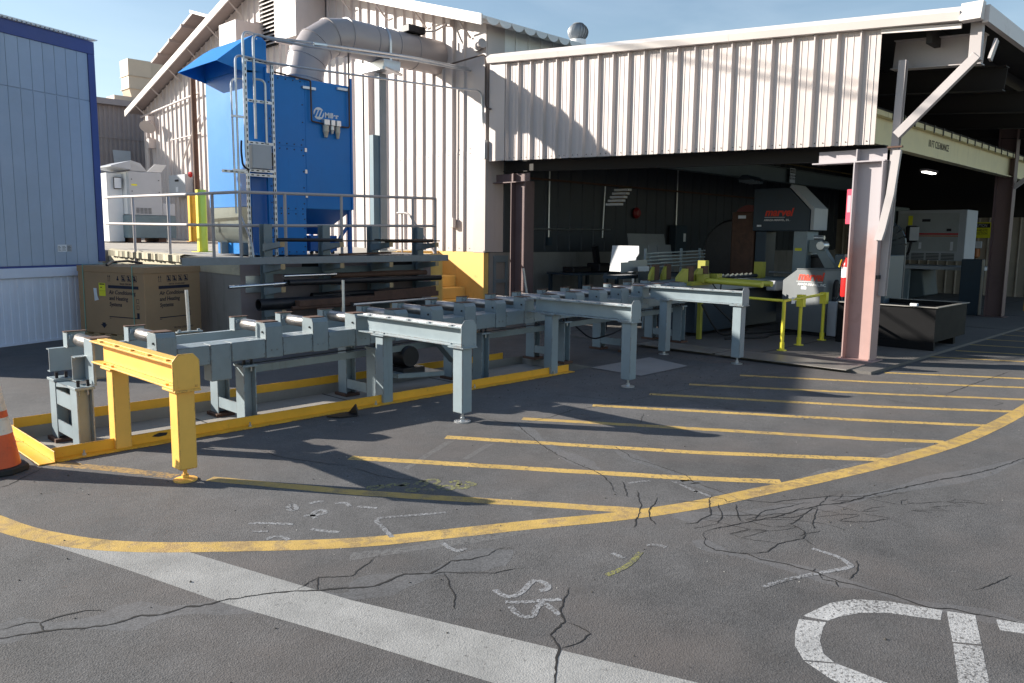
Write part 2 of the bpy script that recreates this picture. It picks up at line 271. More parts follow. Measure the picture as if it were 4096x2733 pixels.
CRACKS= [([(0.676, 3.538), (0.711, 3.512), (0.772, 3.486), (0.854, 3.456), (0.945, 3.393), (1.077, 3.325), (1.183, 3.322), (1.244, 3.272), (1.352, 3.271), (1.439, 3.216), (1.489, 3.207), (1.576, 3.173), (1.693, 3.121), (1.776, 3.083), (1.957, 2.925), (2.051, 2.874), (2.231, 2.877), (2.324, 2.801), (2.416, 2.829), (2.498, 2.842), (2.584, 2.79), (2.68, 2.759), (2.778, 2.78), (2.837, 2.733)], 1.3), ([(0.73, 3.595), (0.823, 3.583), (0.862, 3.544), (0.948, 3.552), (1.028, 3.53), (1.087, 3.476)], 0.8), ([(0.862, 3.544), (0.854, 3.456)], 0.8), ([(1.776, 3.083), (1.926, 3.138), (2.036, 3.042), (2.274, 3.153)], 0.7), ([(1.926, 3.138), (1.839, 3.011)], 0.6), ([(2.318, 2.794), (2.387, 2.769), (2.48, 2.665), (2.548, 2.584), (2.693, 2.531)], 0.7), ([(2.38, 2.761), (2.288, 2.616), (2.239, 2.511), (2.166, 2.437)], 0.7), ([(4.836, 5.159), (4.781, 4.868), (4.835, 4.632), (4.699, 4.408), (4.501, 4.074), (4.385, 3.821), (4.327, 3.673), (4.281, 3.523), (4.212, 3.255), (4.072, 3.055), (3.941, 2.898)], 0.9), ([(4.779, 3.701), (4.85, 3.598), (4.702, 3.353), (4.669, 3.093), (4.621, 2.838), (4.523, 2.707), (4.531, 2.758), (4.485, 2.604), (4.457, 2.444), (4.407, 2.314)], 0.8), ([(4.18, 3.033), (3.933, 2.809)], 0.6), ([(4.092, 2.854), (3.882, 2.671), (3.713, 2.571), (3.523, 2.473)], 0.9), ([(4.065, 2.683), (3.868, 2.595), (3.734, 2.509), (3.658, 2.421)], 0.9), ([(2.692, 2.236), (2.569, 2.164), (2.479, 2.107), (2.419, 2.03), (2.301, 1.996), (2.228, 1.889), (2.16, 1.844), (2.045, 1.752), (1.979, 1.703)], 1.0), ([(2.425, 2.035), (2.418, 1.902), (2.335, 1.882), (2.243, 1.903)], 0.7), ([(3.756, 2.168), (3.851, 2.163), (3.96, 2.111), (4.122, 2.065), (4.257, 2.011), (4.472, 1.96), (4.646, 1.916), (4.864, 1.812), (5.102, 1.76), (5.419, 1.666), (5.778, 1.572), (6.162, 1.418), (6.823, 1.282), (7.298, 1.186)], 1.1), ([(4.407, 2.314), (4.423, 2.277), (4.506, 2.134), (4.678, 2.055), (4.893, 1.938), (4.992, 1.821), (5.102, 1.76)], 0.8), ([(4.767, 1.926), (4.878, 1.952)], 0.7), ([(4.767, 1.926), (4.654, 1.909)], 0.7), ([(3.756, 2.168), (3.614, 2.074), (3.572, 1.99), (3.608, 1.925), (3.656, 1.849), (3.62, 1.767), (3.667, 1.65), (3.675, 1.519), (3.655, 1.382), (3.664, 1.324), (3.687, 1.133), (3.672, 0.989), (3.734, 0.907), (3.734, 0.842), (3.815, 0.659), (3.853, 0.592)], 1.1), ([(3.656, 1.849), (3.744, 1.794), (3.888, 1.81), (4.058, 1.742), (4.16, 1.779), (4.223, 1.895), (4.617, 1.903)], 0.8), ([(4.065, 1.736), (4.012, 1.658)], 0.6), ([(4.617, 1.903), (4.319, 1.802), (4.249, 1.762)], 0.7), ([(4.373, 2.479), (4.221, 2.406), (4.038, 2.298), (3.864, 2.276), (3.787, 2.314)], 0.8), ([(4.234, 2.352), (4.072, 2.227), (3.923, 2.183)], 0.7), ([(4.311, 2.278), (4.125, 2.176), (4.056, 2.092)], 0.7), ([(4.316, 2.445), (4.34, 2.378), (4.306, 2.325), (4.407, 2.314)], 0.6), ([(4.038, 2.298), (4.072, 2.227), (4.125, 2.176), (4.212, 2.112), (4.229, 2.038)], 0.7), ([(4.122, 2.065), (4.336, 2.091), (4.493, 2.022), (4.595, 2.006)], 0.7), ([(4.257, 2.011), (4.327, 1.944), (4.424, 1.908), (4.617, 1.903)], 0.6), ([(4.089, 2.575), (4.164, 2.482), (4.221, 2.406)], 0.5), ([(3.977, 1.421), (3.899, 1.383), (3.708, 1.356)], 0.7), ([(3.686, 1.482), (3.617, 1.445), (3.644, 1.393), (3.592, 1.356)], 0.7), ([(3.675, 1.519), (3.726, 1.524)], 0.6), ([(9.157, 2.484), (9.694, 2.469), (10.648, 2.427), (11.492, 2.399)], 0.9), ([(7.305, 4.855), (7.8, 4.634), (7.957, 4.377), (8.575, 4.417), (9.042, 4.318), (9.296, 4.157)], 0.7), ([(6.889, 4.406), (6.826, 4.045), (6.81, 3.883), (6.75, 3.642), (6.727, 3.502)], 0.7), ([(9.112, 2.134), (9.11, 1.997), (9.083, 1.929), (8.854, 1.961)], 0.6), ([(1.52, 5.952), (1.423, 5.855), (1.272, 5.69), (1.213, 5.684), (1.151, 5.693)], 0.9), ([(1.548, 6.755), (1.537, 6.592), (1.53, 6.09), (1.524, 5.948)], 0.9), ([(2.829, 5.377), (2.846, 5.082), (2.94, 4.835), (3.068, 4.561)], 0.7), ([(6.061, 5.353), (6.163, 5.066), (6.278, 4.679)], 0.6), ([(9.117, 4.253), (8.571, 4.421), (7.858, 4.466), (7.126, 4.535), (6.068, 4.604), (5.608, 4.689), (5.248, 4.63), (4.835, 4.632)], 0.8), ([(5.995, 4.132), (5.646, 3.931)], 0.4), ([(3.062, 4.552), (3.085, 4.267), (3.141, 4.102), (3.234, 3.933)], 0.6), ([(4.0, 0.911), (4.116, 0.871), (4.341, 0.819)], 0.5)]
CHALK= [[(2.938, 3.391), (2.815, 3.458), (2.682, 3.54), (2.575, 3.601), (2.527, 3.45), (2.477, 3.295)], [(4.174, 2.984), (4.252, 2.953), (4.321, 2.914)], [(4.426, 2.799), (4.386, 2.677), (4.332, 2.55), (4.362, 2.603), (4.326, 2.457)], [(2.424, 2.458), (2.408, 2.383), (2.428, 2.346), (2.505, 2.353), (2.599, 2.395), (2.639, 2.397), (2.645, 2.323), (2.599, 2.287), (2.565, 2.307)], [(2.372, 2.336), (2.427, 2.278), (2.497, 2.234), (2.57, 2.18)], [(2.359, 2.295), (2.33, 2.229), (2.329, 2.174), (2.368, 2.158), (2.429, 2.204), (2.49, 2.216), (2.474, 2.16), (2.451, 2.088)], [(2.619, 3.052), (2.597, 2.955), (2.603, 2.906), (2.658, 2.912)], [(3.337, 1.605), (3.409, 1.592), (3.512, 1.56), (3.647, 1.506), (3.755, 1.455), (3.875, 1.402), (3.905, 1.434), (3.952, 1.503), (3.957, 1.573), (3.961, 1.645)], [(3.149, 2.339), (3.15, 2.305), (3.148, 2.259)], [(3.366, 2.279), (3.418, 2.246), (3.421, 2.192)], [(2.028, 4.017), (2.078, 3.976), (2.201, 3.835)], [(1.979, 3.889), (2.046, 3.834)], [(2.232, 3.701), (2.266, 3.621), (2.318, 3.556)], [(2.312, 4.092), (2.372, 4.145), (2.363, 4.062), (2.31, 4.023), (2.305, 4.081)], [(2.314, 3.915), (2.363, 3.868), (2.44, 3.863), (2.444, 3.948), (2.358, 3.907), (2.337, 3.825)], [(2.449, 4.071), (2.523, 4.075), (2.521, 4.039)], [(2.558, 3.967), (2.618, 3.946), (2.592, 3.86)], [(2.623, 3.831), (2.693, 3.729)], [(1.971, 3.728), (2.025, 3.748), (2.065, 3.71), (2.061, 3.641)]]
YCHALK= [[(2.962, 4.059), (2.905, 4.098), (2.87, 4.069), (2.897, 4.009), (2.963, 4.032), (2.973, 4.074)], [(2.977, 3.993), (3.003, 4.046), (3.059, 4.034), (3.038, 3.987)], [(3.046, 3.979), (3.12, 3.96), (3.111, 4.006), (3.062, 3.99), (3.076, 3.924)], [(3.134, 3.921), (3.194, 3.959), (3.239, 3.939), (3.205, 3.88), (3.135, 3.868)], [(3.216, 3.949), (3.315, 3.937), (3.302, 3.867), (3.218, 3.841), (3.248, 3.786)], [(3.095, 3.855), (3.041, 3.897), (3.02, 3.852), (3.065, 3.818), (3.104, 3.847)], [(3.105, 3.795), (3.158, 3.805), (3.143, 3.734)], [(3.187, 3.767), (3.278, 3.784), (3.295, 3.716), (3.235, 3.682), (3.2, 3.73)], [(3.291, 3.694), (3.316, 3.634), (3.388, 3.679), (3.358, 3.734), (3.304, 3.708)], [(3.423, 3.752), (3.435, 3.661), (3.384, 3.657)], [(3.333, 3.811), (3.41, 3.791), (3.337, 3.728)], [(3.275, 2.249), (3.153, 2.207), (3.049, 2.186), (2.918, 2.196)]]
SMEAR= [[(2.14, 3.194), (2.196, 3.277), (2.438, 3.142), (2.846, 3.03), (3.105, 2.868), (3.059, 2.825), (2.749, 2.927), (2.482, 3.049)], [(4.071, 4.591), (4.008, 4.627), (3.603, 4.422), (3.322, 4.276), (3.313, 4.224), (3.641, 4.386)], [(4.242, 4.317), (4.172, 4.345), (3.767, 4.169), (3.779, 4.124)], [(5.052, 2.262), (5.431, 2.22), (5.783, 2.127), (5.898, 1.994), (5.731, 2.048), (5.394, 2.146)], [(6.0, 2.09), (6.486, 2.017), (6.657, 1.889), (6.377, 1.922), (6.067, 1.995)], [(4.518, 2.386), (4.69, 2.362), (4.808, 2.306), (4.673, 2.307)]]
SEAL= [([(0.691, 3.607), (0.851, 3.503), (1.091, 3.366), (1.252, 3.292), (1.43, 3.196), (1.686, 3.045), (1.907, 2.851), (2.062, 2.89), (2.311, 2.786), (2.588, 2.754), (2.816, 2.726)], 0.5), ([(3.838, 2.413), (4.05, 2.267), (4.464, 2.008), (4.896, 1.825), (5.419, 1.666), (6.162, 1.418), (6.823, 1.282)], 0.42), ([(3.61, 2.142), (3.588, 1.914), (3.639, 1.636), (3.664, 1.324), (3.689, 0.994), (3.833, 0.662)], 0.28), ([(4.835, 4.632), (4.584, 4.15), (4.402, 3.737), (4.28, 3.309)], 0.35), ([(4.765, 3.534), (4.631, 3.067), (4.523, 2.707), (4.483, 2.703), (4.397, 2.411)], 0.3)]
PATCH= [(7.671, 6.107), (8.966, 6.118), (8.704, 5.354), (7.647, 5.329)]
PLATE= [(9.725, 4.932), (10.29, 5.089), (10.326, 4.015), (10.197, 3.486), (9.578, 4.039)]

# ---------------------------------------------------------------- ground materials
def asphalt(name, base, paint=None, wear=.5, wscale=30., thin=0.):
    m = D.materials.new(name); m.use_nodes = True; n = m.node_tree.nodes; L = m.node_tree.links; b = n['Principled BSDF']
    geo = n.new('ShaderNodeNewGeometry'); pos = geo.outputs['Position']
    def noise(sc, det=4, ro=.6):
        q = n.new('ShaderNodeTexNoise'); q.inputs['Scale'].default_value = sc; q.inputs['Detail'].default_value = det; q.inputs['Roughness'].default_value = ro; L.new(pos, q.inputs['Vector']); return q.outputs[0]
    def rng(x, a, c, lo, hi):
        q = n.new('ShaderNodeMapRange'); q.inputs[1].default_value = a; q.inputs[2].default_value = c; q.inputs[3].default_value = lo; q.inputs[4].default_value = hi; L.new(x, q.inputs[0]); return q.outputs[0]
    def mul(a, c):
        q = n.new('ShaderNodeMath'); q.operation = 'MULTIPLY'; L.new(a, q.inputs[0]); L.new(c, q.inputs[1]); return q.outputs[0]
    vo = n.new('ShaderNodeTexVoronoi'); vo.inputs['Scale'].default_value = 150; L.new(pos, vo.inputs['Vector'])
    sp = n.new('ShaderNodeSeparateColor'); L.new(vo.outputs['Color'], sp.inputs[0])
    f = mul(rng(noise(.55, 6, .62), .3, .7, .80, 1.2), mul(rng(sp.outputs[0], 0, 1, .74, 1.28), rng(noise(330, 2), .3, .7, .75, 1.25)))
    f = mul(f, rng(noise(4.5, 5), .3, .7, .86, 1.12)); f = mul(f, rng(noise(.16, 4, .55), .38, .62, .80, 1.12)); f = mul(f, rng(noise(1.7, 7, .7), .60, .74, 1, .68))
    cm = n.new('ShaderNodeMix'); cm.data_type = 'RGBA'; cm.blend_type = 'MULTIPLY'; cm.inputs[0].default_value = 1; cm.inputs[6].default_value = (*base, 1); L.new(f, cm.inputs[7]); out = cm.outputs[2]
    # brownish dust staining in broad patches
    du = n.new('ShaderNodeMix'); du.data_type = 'RGBA'; du.inputs[7].default_value = (base[0] * 1.25, base[1] * 1.08, base[2] * .98, 1); L.new(rng(noise(.9, 5), .45, .7, 0, .5), du.inputs[0]); L.new(out, du.inputs[6]); out = du.outputs[2]
    if paint:
        pm = n.new('ShaderNodeMix'); pm.data_type = 'RGBA'; pc = n.new('ShaderNodeMix'); pc.data_type = 'RGBA'; pc.blend_type = 'MULTIPLY'; pc.inputs[0].default_value = 1
        pc.inputs[6].default_value = (*paint, 1); L.new(mul(rng(noise(3.5, 5), .3, .7, .78, 1.12), rng(sp.outputs[0], 0, 1, .88, 1.08)), pc.inputs[7])
        a = n.new('ShaderNodeMath'); a.operation = 'ADD'; L.new(mul(rng(noise(wscale, 8, .75), .25, .75, 0, 1), rng(noise(2.2, 3), .3, .7, .8, 1.15)), a.inputs[0]); a.inputs[1].default_value = 0
        k = rng(a.outputs[0], wear - .08, wear + .10, 0, 1 - thin)
        L.new(k, pm.inputs[0]); L.new(out, pm.inputs[6]); L.new(pc.outputs[2], pm.inputs[7]); out = pm.outputs[2]
    L.new(out, b.inputs['Base Color']); b.inputs['Roughness'].default_value = .82 if not paint else .65; b.inputs['Specular IOR Level'].default_value = .35
    bp = n.new('ShaderNodeBump'); bp.inputs['Strength'].default_value = .45 if not paint else .35; bp.inputs['Distance'].default_value = .004
    ad = n.new('ShaderNodeMath'); ad.operation = 'ADD'; L.new(vo.outputs['Distance'], ad.inputs[0]); L.new(noise(140, 3), ad.inputs[1]); L.new(ad.outputs[0], bp.inputs['Height']); L.new(bp.outputs[0], b.inputs['Normal'])
    return m
ASPH = asphalt('asphalt', (.104, .102, .103))
SEALM = asphalt('smooth_sealed_asphalt', (.120, .121, .126)); SEALM.node_tree.nodes['Bump'].inputs['Strength'].default_value = .15
PY = asphalt('yellow_road_paint', (.10, .096, .095), (.53, .355, .11), .34)
PYA = asphalt('yellow_road_paint_old', (.36, .255, .115), (.50, .335, .10), .44, 9.)
PYF = asphalt('yellow_road_paint_faded', (.10, .096, .095), (.42, .27, .10), .42)
PW = asphalt('white_road_paint', (.10, .097, .096), (.30, .298, .29), .22)
PWN = asphalt('white_letter_paint', (.10, .097, .096), (.42, .42, .42), .38, 60.)
PCH = asphalt('white_chalk', (.10, .097, .096), (.36, .37, .39), .48, 60., .3)
PCY = asphalt('yellow_chalk', (.10, .097, .096), (.36, .35, .06), .50, 60., .35)
PSM = asphalt('grey_smear', (.10, .097, .096), (.19, .19, .19), .44, 40., .45)
CRK = mat('crack_dirt', (.012, .011, .011), .95, var=.3, scale=40)
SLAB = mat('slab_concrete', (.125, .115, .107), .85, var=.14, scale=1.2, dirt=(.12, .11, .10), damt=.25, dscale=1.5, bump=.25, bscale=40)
PITC = mat('pit_concrete', (.27, .25, .225), .85, var=.14, scale=1.5, dirt=(.14, .13, .12), damt=.2, dscale=2, bump=.25, bscale=35)

# ---------------------------------------------------------------- ground with the conveyor pit let into it
PX0, PX1, PY0, PY1 = 1.64, 7.75, 6.14, 7.36
g = G(); S = 220
for (x0, x1, y0, y1) in ((-S, PX0, -S, S), (PX1, S, -S, S), (PX0, PX1, -S, PY0), (PX0, PX1, PY1, S)): g.face([(x0, y0, 0), (x1, y0, 0), (x1, y1, 0), (x0, y1, 0)])
bmesh.ops.remove_doubles(g.b, verts=g.b.verts, dist=1e-5)
ground = struct(g.out('ground', ASPH))
g = G(); zf = -.10
g.face([(PX0, PY0, zf), (PX1, PY0, zf), (PX1, PY1, zf), (PX0, PY1, zf)])
for a, c in (((PX0, PY0), (PX1, PY0)), ((PX1, PY0), (PX1, PY1)), ((PX1, PY1), (PX0, PY1)), ((PX0, PY1), (PX0, PY0))): g.face([(*a, zf), (*c, zf), (*c, .001), (*a, .001)])
pit = struct(g.out('conveyor_pit', PITC))
for x in (3.1, 4.6, 6.1): G().box(x, x + .012, PY0 + .01, PY1 - .01, zf, zf + .003).out('expansion_joint', CRK, pit)

# concrete floor of the open shed, with its kerb edge
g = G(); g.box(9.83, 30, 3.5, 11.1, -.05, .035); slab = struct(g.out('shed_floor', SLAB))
g = G(); g.face([(x, y, .006) for x, y in PATCH]); struct(g.out('concrete_patch', mat('patch_concrete', (.24, .23, .225), .85, var=.1, bump=.2, bscale=50), ground))
for y in (5.2, 6.9, 8.6): G().box(9.84, 27, y, y + .012, .036, .038).out('floor_joint', CRK, slab)
for x in (13.2, 16.6, 20.): G().box(x, x + .012, 3.52, 11.0, .0365, .0385).out('floor_joint', CRK, slab)
CHK = mat('checker_plate', (.30, .28, .26), .42, .5, var=.12, scale=3, bump=.0)
nn = CHK.node_tree.nodes; vv = nn.new('ShaderNodeTexChecker'); vv.inputs['Scale'].default_value = 45; gg = nn.new('ShaderNodeNewGeometry'); bb = nn.new('ShaderNodeBump'); bb.inputs['Strength'].default_value = .8
CHK.node_tree.links.new(gg.outputs['Position'], vv.inputs['Vector']); CHK.node_tree.links.new(vv.outputs[1], bb.inputs['Height']); CHK.node_tree.links.new(bb.outputs[0], nn['Principled BSDF'].inputs['Normal'])
o = G().box(9.70, 10.30, 3.75, 5.55, .036, .046).out('checker_plate', CHK); tag(o, 'checker steel plate laid on the shed floor edge beside the front column', 'steel plate')
o = G().box(9.72, 10.25, 5.62, 6.9, .036, .045).out('checker_plate', CHK); tag(o, 'checker steel plate on the shed floor edge behind the farthest outrigger', 'steel plate')

# painted lines, cracks and chalk marks on the asphalt
def subdiv(pts, step, jit):
    o = []
    for i in range(len(pts) - 1):
        a = V((*pts[i], 0)); c = V((*pts[i + 1], 0)); n = max(1, int((c - a).length / step)); q = V((-(c - a).y, (c - a).x, 0)).normalized() if (c - a).length else V((0, 0, 0))
        for j in range(n):
            p = a.lerp(c, j / n) + q * (random.uniform(-jit, jit) if (i or j) else 0); o.append((p.x, p.y))
    o.append(pts[-1]); return o
def smooth(pts, k=3):
    for _ in range(k):
        o = [pts[0]]
        for a, c in zip(pts, pts[1:]): o += [(a[0] * .75 + c[0] * .25, a[1] * .75 + c[1] * .25), (a[0] * .25 + c[0] * .75, a[1] * .25 + c[1] * .75)]
        pts = o + [pts[-1]]
    return pts
G().ribbon(smooth(ARC, 2), .135, .0009).out('painted_boundary_line', PYA, ground)
for i, p in enumerate(STRIPES):
    q = subdiv(p, .12, .004); m = PYF if i == 15 else (PY if i % 3 else PYA)
    G().ribbon(q, [.098 + random.uniform(-.006, .006) for _ in q], .0006).out('painted_stripe', m, ground)
g = G(); g.face([(x, y, .0006) for x, y in BAND]); bmesh.ops.triangulate(g.b, faces=g.b.faces); g.out('painted_white_band', PW, ground)
for p in LETTER:
    g = G(); g.face([(x, y, .0006) for x, y in p]); bmesh.ops.triangulate(g.b, faces=g.b.faces); g.out('painted_letter', PWN, ground)
for p in SMEAR:
    g = G(); g.face([(x, y, .0004) for x, y in p]); bmesh.ops.triangulate(g.b, faces=g.b.faces); g.out('pale_smear', PSM, ground)
for p, wd in SEAL:
    q = subdiv(smooth(p, 2), .1, .012); n = len(q)
    G().ribbon(q, [wd * .5 * (.65 + .35 * math.sin(i * .7) + random.uniform(-.1, .1)) * min(1, .25 + i / 4, .25 + (n - 1 - i) / 4) for i in range(n)], .0002).out('sealed_strip', SEALM, ground)
for p in CHALK: G().ribbon(smooth(p, 2), .030, .0012).out('chalk_mark', PCH, ground)
for p in YCHALK: G().ribbon(smooth(p, 2), .032, .0012).out('yellow_chalk_mark', PCY, ground)
def crack(p, wd):
    """ragged crack: wandering centre line, both lips broken independently"""
    g = G(); l = []; off = 0
    for i in range(len(p) - 1):
        a = V((*p[i], 0)); c = V((*p[i + 1], 0)); L_ = (c - a).length; n = max(2, int(L_ / .022)); d = (c - a).normalized(); q = V((-d.y, d.x, 0))
        for j in range(n + (1 if i == len(p) - 2 else 0)):
            t = j / n; off = off * .8 + random.uniform(-.006, .006); s = (i + t) / (len(p) - 1); tp = min(1, .15 + s * 6, .15 + (1 - s) * 6)
            w0, w1 = [(.0012 + (.0046 * wd + .0042 * max(0, wd - .8)) * random.uniform(.1, 1.1) ** 1.4) * tp for _ in (0, 1)]
            m_ = a.lerp(c, t) + q * off * min(1, t * 4 + (i > 0), (1 - t) * 4 + .0 if i == len(p) - 2 else 1); u = m_ + q * w0; v = m_ - q * w1
            l.append((g.b.verts.new((u.x, u.y, .0016)), g.b.verts.new((v.x, v.y, .0016))))
    for x, y in zip(l, l[1:]): g.b.faces.new((x[1], y[1], y[0], x[0]))
    g.out('crack', CRK, ground)
for p, wd in CRACKS:
    crack(p, wd)
# crazed patch of fine cracks beside the boundary line
rc = random.Random(3); NP = {}
for i in range(11):
    for j in range(5): NP[i, j] = (3.72 + i * .155 + j * .05 + rc.uniform(-.05, .05), 2.36 - i * .062 - j * .135 + rc.uniform(-.04, .04))
for (i, j), p in NP.items():
    for q in ((i + 1, j), (i, j + 1), (i + 1, j + 1)):
        if q in NP and rc.random() < (.5 if q != (i + 1, j + 1) else .22) * (1 - .5 * (j in (0, 4))): crack([p, ((p[0] + NP[q][0]) / 2 + rc.uniform(-.02, .02), (p[1] + NP[q][1]) / 2 + rc.uniform(-.02, .02)), NP[q]], rc.uniform(.12, .40))
# stones and grit lying on the asphalt
GRIT = mat('grit', (.06, .055, .05), .9); GRITL = mat('pale_grit', (.45, .43, .4), .9)
for k, (mm, cnt) in enumerate(((GRIT, 420), (GRITL, 130))):
    g = G()
    for _ in range(cnt):
        if k == 0 and random.random() < .6: x, y = random.uniform(5.5, 9.5), random.uniform(4.6, 6.0)
        else: x, y = random.uniform(.8, 9.5), random.uniform(1, 5.9)
        r = random.uniform(.003, .0075) * (1 if k == 0 else .55); a = random.random() * 6
        g.lathe((x, y, .0), [(r * random.uniform(.6, 1.2), 0), (r * .5, r * random.uniform(.5, 1.2))], 5)
    tag(g.out('loose_grit', mm), 'loose %s grit scattered over the asphalt' % ('dark' if k == 0 else 'pale'), 'grit', kind='stuff')
# ---------------------------------------------------------------- pit edge angles
def edge_angle(label, pts, flange, m=RAILY):
    a, c = pts; t = thing('edge_angle', label, 'steel angle', (*a, 0), 'yellow edge angles round the pit')
    a = V((*a, 0)); c = V((*c, 0)); fl = V((*flange, 0))
    g = G(); g.hexa([a, c, c + fl * .008, a + fl * .008] + [p + V((0, 0, .085)) for p in (a, c, c + fl * .008, a + fl * .008)]); g.out('upright_flange', m, t, .0015)
    g = G(); p = [a + fl * .009, c + fl * .009, c + fl * .105, a + fl * .105]; g.hexa([q + V((0, 0, .002)) for q in p] + [q + V((0, 0, .010)) for q in p]); g.out('flat_flange', m, t, .0015)
    n = int((c - a).length / 1.4)
    for i in range(n + 1):
        q = a.lerp(c, (i + .15) / (n + .4)) + fl * .055 + V((0, 0, .010)); bolt(q, (0, 0, 1), .014, .014, GALV, t); bolt(q + V((0, 0, .0145)), (0, 0, 1), .007, .022, GALV, t, 'bolt_stud')
edge_angle('long yellow steel angle along the near edge of the conveyor pit', ((1.64, 6.14), (7.28, 6.14)), (0, -1))
edge_angle('yellow steel angle along the far edge of the conveyor pit', ((1.70, 7.36), (7.38, 7.36)), (0, 1))
edge_angle('short yellow steel angle across the left end of the conveyor pit', ((1.632, 7.34), (1.632, 6.03)), (-1, 0))

g = G(); g.prism([(2.33, 6.1305, .050), (2.38, 6.1305, .040), (2.44, 6.1305, .044), (2.45, 6.1305, .064), (2.39, 6.1305, .072), (2.35, 6.1305, .062)], (0, -.0008, 0)); g.out('paint_scuff', BLACKST, [o for o in D.objects if o.name == 'edge_angle'][0])
# ---------------------------------------------------------------- roller conveyor
SL = .0215
def zc(x): return SL * (x - 3.5)
conv = thing('roller_conveyor', 'long grey powered roller conveyor standing in the pit and running into the shed', 'conveyor', (2, 6.85, -.1))
XE = 10.74
def sbox(g, x0, x1, y0, y1, z0, z1):    # box that follows the conveyor's slope
    g.hexa([(x0, y0, z0 + zc(x0)), (x1, y0, z0 + zc(x1)), (x1, y1, z0 + zc(x1)), (x0, y1, z0 + zc(x0)), (x0, y0, z1 + zc(x0)), (x1, y0, z1 + zc(x1)), (x1, y1, z1 + zc(x1)), (x0, y1, z1 + zc(x0))]); return g
# far and near side channels
g = G(); sbox(g, 1.94, XE, 7.17, 7.18, .50, .69); sbox(g, 1.94, XE, 7.181, 7.235, .682, .69); sbox(g, 1.94, XE, 7.181, 7.235, .50, .508); g.out('side_channel', STEEL_GREY, conv)
g = G(); sbox(g, 1.98, XE, 6.735, 6.745, .48, .675); sbox(g, 1.98, XE, 6.66, 6.734, .667, .675); sbox(g, 1.98, XE, 6.66, 6.734, .48, .488); g.out('side_channel', STEEL_GREY, conv)
XS = [2.06 + .4825 * i for i in range(18)]
ns = [i for i in range(18) if i != 2]
prev = None
for i in ns:
    x = XS[i]; z = zc(x)
    # near stanchion cover with chamfered top edge
    prof = [(6.505, .50 if i else .46), (6.505, .775), (6.53, .812), (6.70, .815), (6.70, .50 if i else .46)]
    g = G(); g.prism([(x, yy, zz + z) for yy, zz in prof], (.166 if i else .02, 0, 0))
    if i == 0: g.box(2.08, 2.20, 6.64, 6.70, .46, .775)
    sc_ = g.out('stanchion_cover', COVER if i else STEEL_GREY, conv, .004)
    G().box(x + .004, x + .16, 6.56, 6.695, .8165 + z, .822 + z).out('guide_plate', BROWNRUST, sc_)
    if i:
        for dx in (.055, .11): bolt((x + dx, 6.505, .57 + z), (0, -1, 0), .008, .007, STEEL_GREY, sc_)
        bolt((x, 6.56, .73 + z), (-1, 0, 0), .010, .012, BLACKST, sc_)
    # far bracket
    g = G(); g.box(x, x + .009, 7.10, 7.20, .692 + z, .815 + z); g.box(x + .0095, x + .165, 7.185, 7.195, .692 + z, .815 + z); g.box(x + .012, x + .04, 7.08, 7.184, .765 + z, .80 + z)
    br = g.out('roller_bracket', STEEL_GREY, conv); G().box(x - .004, x + .17, 7.15, 7.20, .8165 + z, .824 + z).out('guide_plate', BROWNRUST, br)
    # roller
    g = G(); g.lathe((x + .083, 6.712, .757 + z), [(.018, 0), (.018, .012), (.05, .0125), (.053, .018), (.053, .352), (.05, .358), (.018, .3585), (.018, .385)], 22, (0, 1, 0)); g.out('roller', ROLLER, conv)
# drive covers between the stanchions
for i, j in zip(ns, ns[1:]):
    x0 = XS[i] + (.168 if i else .75); x1 = XS[j] - .002
    if i == 0: continue
    spans = [(x0, x1)] if j - i == 1 else [(x0, x0 + .28), (x0 + .283, x0 + .47), (x0 + .473, x1)]
    for k, (a, c) in enumerate(spans):
        drop = .15 if (len(spans) == 3 and k == 1) else 0
        prof = [(6.51, .505 - drop), (6.51, .655), (6.525, .672), (6.655, .676), (6.655, .505 - drop)]
        g = G(); g.hexa([(a, 6.51, .505 - drop + zc(a)), (c, 6.51, .505 - drop + zc(c)), (c, 6.655, .505 - drop + zc(c)), (a, 6.655, .505 - drop + zc(a)), (a, 6.51, .672 + zc(a)), (c, 6.51, .672 + zc(c)), (c, 6.655, .676 + zc(c)), (a, 6.655, .676 + zc(a))])
        cv = g.out('drive_cover', COVER, conv, .006)
        for bx in (a + .014, c - .014):
            for bz in (.54, .625): bolt((bx, 6.51, bz + zc(bx)), (0, -1, 0), .007, .006, STEEL_GREY, cv)
